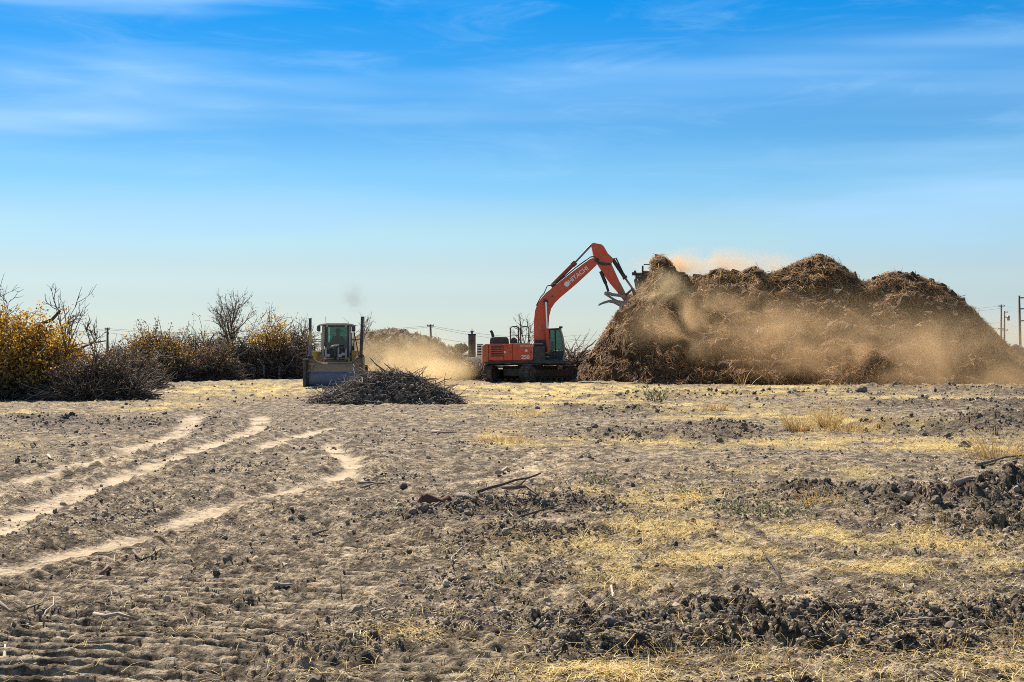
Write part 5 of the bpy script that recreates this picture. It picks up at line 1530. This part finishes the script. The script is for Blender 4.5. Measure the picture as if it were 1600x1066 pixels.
far_mound('spoil_mound', 'low distant spoil mound left of the excavator counterweight', 748, 556, 150, 110, 82)

# ---------------------------------------------------------------- things lying on the field
def flat_spot(px, py):
    x, y = gpt(px, py, .03)
    return Vector((x, y, gz(x, y)))

def ground_stick(label, pix, r, mat, lift=.02, name='stick', cat='stick', forks=(), tone=.6, taper=.35):
    pts = []
    for q in pix:
        p = flat_spot(q[0], q[1]); p.z += lift + (q[2] if len(q) > 2 else 0); pts.append(p)
    base = pts[0].copy()
    def path(a):
        P = np.array([[(p - base)[:] for p in a]])
        if len(a) == 2: P = np.stack([P[:, 0], P[:, 0] * .5 + P[:, 1] * .5 + np.array([[0, 0, r]]), P[:, 1]], 1)
        return P
    P = path(pts)
    o = tubes(name, P, r * np.linspace(1, taper, P.shape[1])[None], 7, mat, None, RNG, np.array([tone]))
    o.location = base
    for fk in forks:
        a = []
        for q in fk:
            p = flat_spot(q[0], q[1]); p.z += lift + (q[2] if len(q) > 2 else 0); a.append(p)
        Pf = path(a)
        tubes('fork', Pf, r * .6 * np.linspace(1, taper, Pf.shape[1])[None], 6, mat, o, RNG, np.array([tone]))
    tag(o, label, cat)
    return o
ground_stick('long pale curved stick lying in the crawler print, near the lower left', [(148, 956), (165, 961), (185, 963), (215, 963), (240, 960), (262, 961)], .016, M_GREYWOOD, .035, tone=1.0)
ground_stick('knotty dark stick with pale bark at the left edge', [(-2, 946), (15, 949), (35, 949), (55, 949), (66, 945)], .013, M_GREYWOOD, .035, tone=.35, forks=([(52, 949), (60, 943), (72, 938)],))
ground_stick('curled pale rootlet beside the knotty left-edge stick', [(66, 972), (72, 962), (84, 950), (84, 938), (78, 932)], .006, M_GREYWOOD, .03, tone=1.0)
ground_stick('short pale stake standing at the extreme lower left', [(5, 1032), (7, 1020, .03), (8, 1010, .05)], .016, M_GREYWOOD, .03, tone=1.0)
ground_stick('stubby reddish bark piece beside the dusty rut', [(158, 888), (168, 882), (180, 878)], .02, mat_plain('red_bark', (.24, .12, .07), .9), .03)
ground_stick('dark forked twig on the crest beside the rut', [(208, 857), (220, 866), (235, 861), (252, 856)], .014, M_BARK, .04, forks=([(240, 860), (246, 852, .03)],))
ground_stick('split pale stick with two points in the middle left', [(428, 912), (440, 909), (460, 905)], .014, M_GREYWOOD, .03, tone=1.0, forks=([(436, 910), (430, 903, .03)],))
ground_stick('short bleached stick beside yellow leaves, lower centre', [(583, 957), (592, 953), (602, 949)], .017, M_GREYWOOD, .03, tone=1.0)
ground_stick('thin upright twig stuck in the soil, lower centre', [(535, 925), (533, 921, .10), (530, 918, .21)], .006, M_BARK, .0, cat='twig')
ground_stick('long thin arched root right of the crawler prints', [(705, 880), (706, 868), (722, 858), (748, 852), (775, 846)], .007, M_GREYWOOD, .035, tone=.9)
ground_stick('dark brown rotten log lying in mid field', [(664, 791), (676, 787), (690, 786), (705, 786)], .075, mat_plain('rotten_wood', (.12, .055, .035), .95, sc=20), .03, 'log', 'log', taper=.75)
ground_stick('short cut branch right of the rotten log', [(716, 776, .05), (730, 783, .03), (744, 792)], .030, M_GREYWOOD, .02, tone=.25, taper=.8)
ground_stick('dark root arching over the clod bank in the centre', [(786, 766, .05), (805, 769, .04), (822, 768, .03), (842, 776)], .028, M_BARK, .04, forks=([(810, 769, .04), (823, 762, .10), (828, 759, .14)],))
ground_stick('twin pale sticks lying right of the curved rut', [(561, 759), (575, 756), (604, 756)], .022, M_GREYWOOD, .03, tone=.75, forks=([(563, 761), (585, 759), (601, 759)],))
ground_stick('dark rod jutting at a slant from the soil, right of centre', [(1222, 908), (1212, 893, .04), (1198, 878, .07), (1184, 866, .10)], .010, M_BARK, .0, taper=.6, tone=.15, cat='rod', name='slanted_rod')
ground_stick('weathered branch leaning on the dark clod bank at right', [(1496, 792), (1512, 782, .03), (1530, 776, .05), (1562, 773, .08)], .035, M_GREYWOOD, .05, tone=.7)
ground_stick('long thin branch on the straw near the right edge', [(1528, 727), (1545, 720), (1570, 714), (1610, 712)], .028, M_GREYWOOD, .05, tone=.25)
ground_stick('bleached branch stub at the left among the upper ruts', [(75, 712), (79, 718), (81, 724)], .022, M_GREYWOOD, .05, tone=1.0)
ground_stick('thin pale stick along the foot of the right clod bank', [(1404, 981), (1440, 984), (1476, 983)], .008, M_GREYWOOD, .05, tone=.95)
ground_stick('pale straight stick in the clods near centre bottom', [(955, 919, .03), (958, 925), (962, 931)], .008, M_GREYWOOD, .03, tone=1.0)
ground_stick('pale stick left of the yellow tuft in mid field', [(676, 673), (695, 675), (714, 675)], .035, M_GREYWOOD, .04, tone=.7)
ground_stick('crooked pale branch lying in the centre of mid field', [(776, 740), (784, 738, .03), (792, 734), (800, 733)], .03, M_GREYWOOD, .04, tone=1.0)
ground_stick('dark short stick above the twin sticks', [(586, 745), (596, 742), (604, 743)], .03, M_BARK, .03)
ground_stick('dark bent stick under the thin round clod in mid field', [(490, 831), (500, 828), (513, 827)], .018, M_BARK, .03)

brush('root_tangle', 'low dark tangle of roots on the clod bank right of the log', 800, 797, 15.5, 1.5, .22, .7, 141, 110, 10, None, rise=.25, twr=.0045, dense=False)
brush('root_tangle', 'small root tangle below the cut branch in the centre', 848, 838, 13.2, .8, .14, .4, 142, 60, 5, None, rise=.25, twr=.004, dense=False)
def lone_clods():
    rng = np.random.default_rng(91)
    spots = [(470, 812, 9, 'round dark clod alone on flat soil left of centre'), (630, 760, 11, 'clod right of the twin pale sticks'), (1125, 686, 11, 'round clod at the right end of the low dark bank'),
             (960, 886, 12, 'flat dark clod, left of a pair in the bare centre'), (995, 890, 13, 'dark clod, right of a pair in the bare centre'), (1075, 887, 12, 'dark clod left of the slanted rod'),
             (1122, 891, 13, 'dark clod nearest the slanted rod'), (845, 905, 18, 'wide dark clod, left of two touching clods'), (878, 907, 14, 'smaller dark clod, right of two touching clods'),
             (1395, 1008, 16, 'round clod on the straw below the right clod bank'), (1486, 972, 18, 'pale rounded clod in the right clod bank'), (1565, 1020, 16, 'clod on the straw at the lower right edge'),
             (1455, 1060, 18, 'clod cut by the bottom edge of the picture at right'), (735, 937, 16, 'angular clod on stony soil, lower centre'), (490, 1062, 22, 'large flat clod at the bottom edge, left of centre'),
             (548, 1007, 17, 'big clod in the stony patch at lower centre'), (519, 1017, 16, 'clod left of the biggest one in the stony patch'), (338, 907, 11, 'round clod right of the dark forked twig'),
             (1480, 668, 12, 'dark boulder-like clod on the mid right bank'), (1508, 672, 17, 'largest dark clod of the mid right bank'), (1345, 607, 16, 'dark clod before the foot of the mulch pile'),
             (225, 951, 10, 'small clod just above the long pale stick')]
    for k, (px, py, s, lab) in enumerate(spots):
        p = gspot(px, py); sz = s / FPX * p.y * .55
        V, F = ICO1
        n = V * (1 + .22 * rng.uniform(-1, 1, (len(V), 1))) * np.array([rng.uniform(.9, 1.3), rng.uniform(.9, 1.2), rng.uniform(.7, .95)]) * sz
        o = np_mesh('soil_clod', n, F, M_CLOD, None, False, {'tone': np.full(len(V), rng.uniform(.05, .35))})
        o.location = (p.x, p.y, p.z + sz * .45); o.rotation_euler = (0, 0, rng.uniform(0, 6))
        tag(o, lab, 'clod', 'large loose clods on the field')
lone_clods()

def tuft(label, px, py, h, spread, n, seed, mat, name='grass_tuft', cat='grass', w=.006, leaf=None, bend=.35):
    rng = np.random.default_rng(seed)
    p = gspot(px, py); p.z -= .02
    root = empty(name, p); tag(root, label, cat)
    a = rng.uniform(0, 2 * np.pi, n); r = rng.uniform(0, 1, n) ** .6 * spread
    base = np.stack([np.cos(a) * r, np.sin(a) * r * .7, np.zeros(n)], -1)
    d = np.stack([np.cos(a) * .45 + rng.normal(0, .2, n), np.sin(a) * .45 + rng.normal(0, .2, n), np.ones(n)], -1)
    P = stems(base, d, h * rng.uniform(.45, 1.1, n), rng, 5, bend, .18, .03)
    ww = max(w, .5 / FPX * p.y)
    o = tubes('blades', P, (ww * rng.uniform(.6, 1.2, n))[:, None] * np.linspace(1, .3, 5)[None], 3, mat, root, rng); o['kind'] = 'stuff'
    if leaf:
        cnt, size, mt = leaf
        q = P[rng.integers(0, n, cnt), rng.integers(1, 5, cnt)] + rng.normal(0, size * .5, (cnt, 3)); leaf_cloud('foliage', q, size, mt, rng, root)
    return root
M_GOLD = mat_tone('golden_grass', [(0, (.68, .50, .22)), (.5, (.82, .65, .34)), (1, (.90, .78, .50))], sc=6, translucent=.55)
tuft('tall golden dry grass tuft, left of the standing pair', 1249, 671, .66, .28, 130, 201, M_GOLD)
tuft('tallest golden dry grass tuft, right of the standing pair', 1295, 668, .90, .20, 120, 202, M_GOLD)
tuft('spreading golden grass right of the tallest tuft', 1330, 672, .40, .9, 150, 203, M_GOLD)
tuft('low golden grass in front of the dark clods, mid right', 1378, 664, .3, .6, 80, 204, M_GOLD)
tuft('golden grass clinging to the dark bank at the right edge', 1556, 672, .6, .5, 130, 205, M_GOLD)
tuft('yellow dry tuft alone in the middle of the field', 784, 690, .26, .5, 150, 206, M_GOLD)
tuft('small yellow tuft near the excavator tracks', 815, 650, .25, .8, 110, 207, M_GOLD)
tuft('dry pale tuft left of centre above the straw', 1116, 641, .35, .4, 80, 208, M_GOLD)
tuft('tall weed with grey-green leaves before the mulch pile', 1023, 628, .8, .25, 16, 209, M_GLEAF, 'weed_plant', 'weed', .012, (110, .11, M_GLEAF))
tuft('bare dry stalk leaning before the mulch pile', 1163, 604, 1.6, .3, 7, 210, M_GOLD, 'weed_plant', 'weed', .014)
tuft('green weed growing in the straw, centre right', 1084, 772, .22, .16, 22, 211, M_GLEAF, 'weed_plant', 'weed', .004, (110, .035, M_GLEAF))
tuft('green leafy weed left of the straw in mid field', 936, 758, .26, .18, 22, 212, M_GLEAF, 'weed_plant', 'weed', .004, (120, .035, M_GLEAF))
tuft('broad grey-green weed beside the right clod bank', 1200, 802, .22, .55, 60, 213, M_GLEAF, 'weed_plant', 'weed', .004, (420, .035, M_GLEAF))
tuft('upright green weed on the straw right of centre', 1121, 797, .20, .06, 10, 214, M_GLEAF, 'weed_plant', 'weed', .004, (60, .03, M_GLEAF))
tuft('small brown-green weed in the pale straw, centre', 1001, 818, .22, .10, 14, 215, M_GLEAF, 'weed_plant', 'weed', .004, (50, .03, M_BLEAF))
tuft('flat green weed on the bare soil, lower centre', 786, 912, .09, .10, 20, 216, M_GLEAF, 'weed_plant', 'weed', .004, (90, .025, M_GLEAF))
tuft('yellow-leaved weed at the left of the dark clod bank', 1275, 788, .26, .25, 40, 217, M_GOLD, 'weed_plant', 'weed', .004, (60, .03, M_YLEAF))
tuft('bright yellow leafy sprig on the straw, right of centre', 1209, 857, .10, .12, 16, 218, M_GOLD, 'weed_plant', 'weed', .003, (70, .022, M_YLEAF))
tuft('second yellow leafy sprig below the straw band', 1237, 862, .07, .10, 12, 219, M_GOLD, 'weed_plant', 'weed', .003, (45, .02, M_YLEAF))
for k, (px, py, lab) in enumerate([(955, 1048, 'thin dry stalks left of the shadowed bank at the bottom'), (1008, 1050, 'dry grass stalks at the left end of the shadowed bank'), (1050, 1040, 'dry stalks leaning over the shadowed bank'),
                                  (1105, 1050, 'single reddish stalk standing before the shadowed bank'), (1145, 1035, 'slanting straw stalks right of the reddish stalk'), (1215, 1044, 'short dry stalks at the right end of the shadowed bank'),
                                  (1360, 1040, 'long pale straw stalks fanned out at the bottom right'), (1478, 1010, 'thin dry stalks before the right clod bank'), (1585, 1012, 'dry stalks at the lower right edge')]):
    tuft(lab, px, py, .17 + .05 * (k % 3), .07 + .03 * (k % 2), 10 + 4 * (k % 3), 300 + k, M_GOLD, 'dry_stalks', 'grass', .0022, bend=.25)

# ---------------------------------------------------------------- dust in the air
def dust(name, label, loc, size, col, dens, nscale, thr, seed, stretch=(1, 1, 1), aniso=.35, soft=1.0, step=None):
    """a drifting cloud of dust: soft-edged, uneven volume"""
    bx = MB(); V, F = ICO1
    bx.add([tuple(v * 1.06) for v in V], [tuple(f) for f in F])
    o = bx.build(name, [], None)
    o.location = loc; o.scale = size
    mt = bpy.data.materials.new(name); mt.use_nodes = True
    t = mt.node_tree; t.nodes.clear()
    out = t.nodes.new('ShaderNodeOutputMaterial'); pv = t.nodes.new('ShaderNodeVolumePrincipled')
    tc_ = t.nodes.new('ShaderNodeTexCoord')
    ln = t.nodes.new('ShaderNodeVectorMath'); ln.operation = 'LENGTH'; t.links.new(tc_.outputs['Object'], ln.inputs[0])
    fo = t.nodes.new('ShaderNodeMapRange'); fo.interpolation_type = 'SMOOTHSTEP'
    fo.inputs['From Min'].default_value = 1.0; fo.inputs['From Max'].default_value = 1.0 - soft; t.links.new(ln.outputs['Value'], fo.inputs['Value'])
    mp = t.nodes.new('ShaderNodeMapping'); mp.inputs['Location'].default_value = (seed * 1.7, seed * .9, seed * .3)
    mp.inputs['Scale'].default_value = tuple(size[i] * nscale * stretch[i] for i in range(3)); t.links.new(tc_.outputs['Object'], mp.inputs['Vector'])
    nz = t.nodes.new('ShaderNodeTexNoise'); nz.inputs['Scale'].default_value = 1.0; nz.inputs['Detail'].default_value = 5; nz.inputs['Roughness'].default_value = .62; nz.inputs['Distortion'].default_value = .9
    t.links.new(mp.outputs[0], nz.inputs['Vector'])
    rg = t.nodes.new('ShaderNodeMapRange'); rg.interpolation_type = 'SMOOTHSTEP'; rg.inputs['From Min'].default_value = thr; rg.inputs['From Max'].default_value = thr + .30
    t.links.new(nz.outputs['Fac'], rg.inputs['Value'])
    m1 = t.nodes.new('ShaderNodeMath'); m1.operation = 'MULTIPLY'; t.links.new(fo.outputs[0], m1.inputs[0]); t.links.new(rg.outputs[0], m1.inputs[1])
    m2 = t.nodes.new('ShaderNodeMath'); m2.operation = 'MULTIPLY'; m2.inputs[1].default_value = dens; t.links.new(m1.outputs[0], m2.inputs[0])
    t.links.new(m2.outputs[0], pv.inputs['Density'])
    pv.inputs['Color'].default_value = (*col, 1); pv.inputs['Anisotropy'].default_value = aniso
    t.links.new(pv.outputs[0], out.inputs['Volume'])
    o.data.materials.append(mt)
    tag(o, label, 'dust', kind='stuff')
    return o
TAN = (.92, .64, .36)
c = at(1135, 398, 81.5); dust('dust_plume', 'orange dust plume drifting off the top of the pile', (c.x - .3, 82.3, c.z - .8), (6.4, 1.8, 1.6), (.80, .56, .33), .85, .45, .33, 1, (1, 1, 1.5))
c = at(1058, 415, 81.0); dust('dust_plume', 'dense golden dust at the conveyor mouth on the pile', (c.x, 81.4, c.z), (1.8, 1.3, .8), (.84, .54, .26), 1.5, .9, .34, 2)
c = at(1115, 505, 74.5); dust('dust_veil', 'bright tan dust rolling down the middle of the pile', (c.x, 74.0, c.z), (6.4, 1.8, 2.6), TAN, .40, .34, .37, 3, (1, 1, 1.4), soft=.9)
c = at(1030, 450, 78); dust('dust_veil', 'golden dust falling below the conveyor head', (c.x, 77.2, c.z), (2.0, 1.0, 1.3), (.94, .74, .44), .7, .6, .34, 4)
c = at(1290, 535, 72); dust('dust_veil', 'thick tan dust low on the pile right of its middle', (c.x, 72.6, c.z - .2), (6.5, 1.9, 2.7), TAN, .38, .34, .37, 5, (1, 1, 1.4), soft=.9)
c = at(1520, 555, 70); dust('dust_veil', 'tan dust hanging over the right foot of the pile', (c.x, 70.2, c.z - .3), (9.8, 2.4, 3.0), TAN, .32, .28, .34, 6, soft=.9)
c = at(1300, 520, 73); dust('dust_veil', 'thin brown haze lying over the whole face of the pile', (c.x, 72.8, c.z), (12.0, 1.7, 2.9), TAN, .075, .16, .20, 13, soft=.8)
c = at(640, 560, 84); dust('dust_cloud', 'yellow-brown dust cloud raised behind the loader', (c.x, 80, 1.2), (4.8, 6.5, 2.2), (.93, .69, .37), .20, .40, .33, 7, soft=.85)
c = at(715, 580, 80); dust('dust_cloud', 'low tan dust between the debris heap and the excavator', (c.x - .6, 74, .7), (2.2, 4.5, 1.0), (.93, .69, .37), .30, .45, .30, 8, soft=.9)
c = at(553, 466, 70); dust('exhaust_smoke', 'faint grey exhaust puff above the loader', (c.x, 70, c.z), (.85, .6, 1.25), (.30, .28, .26), 1.0, 1.3, .42, 9, soft=1.0, aniso=0)
SC.cycles.volume_step_rate = 1.0
SC.cycles.volume_max_steps = 96
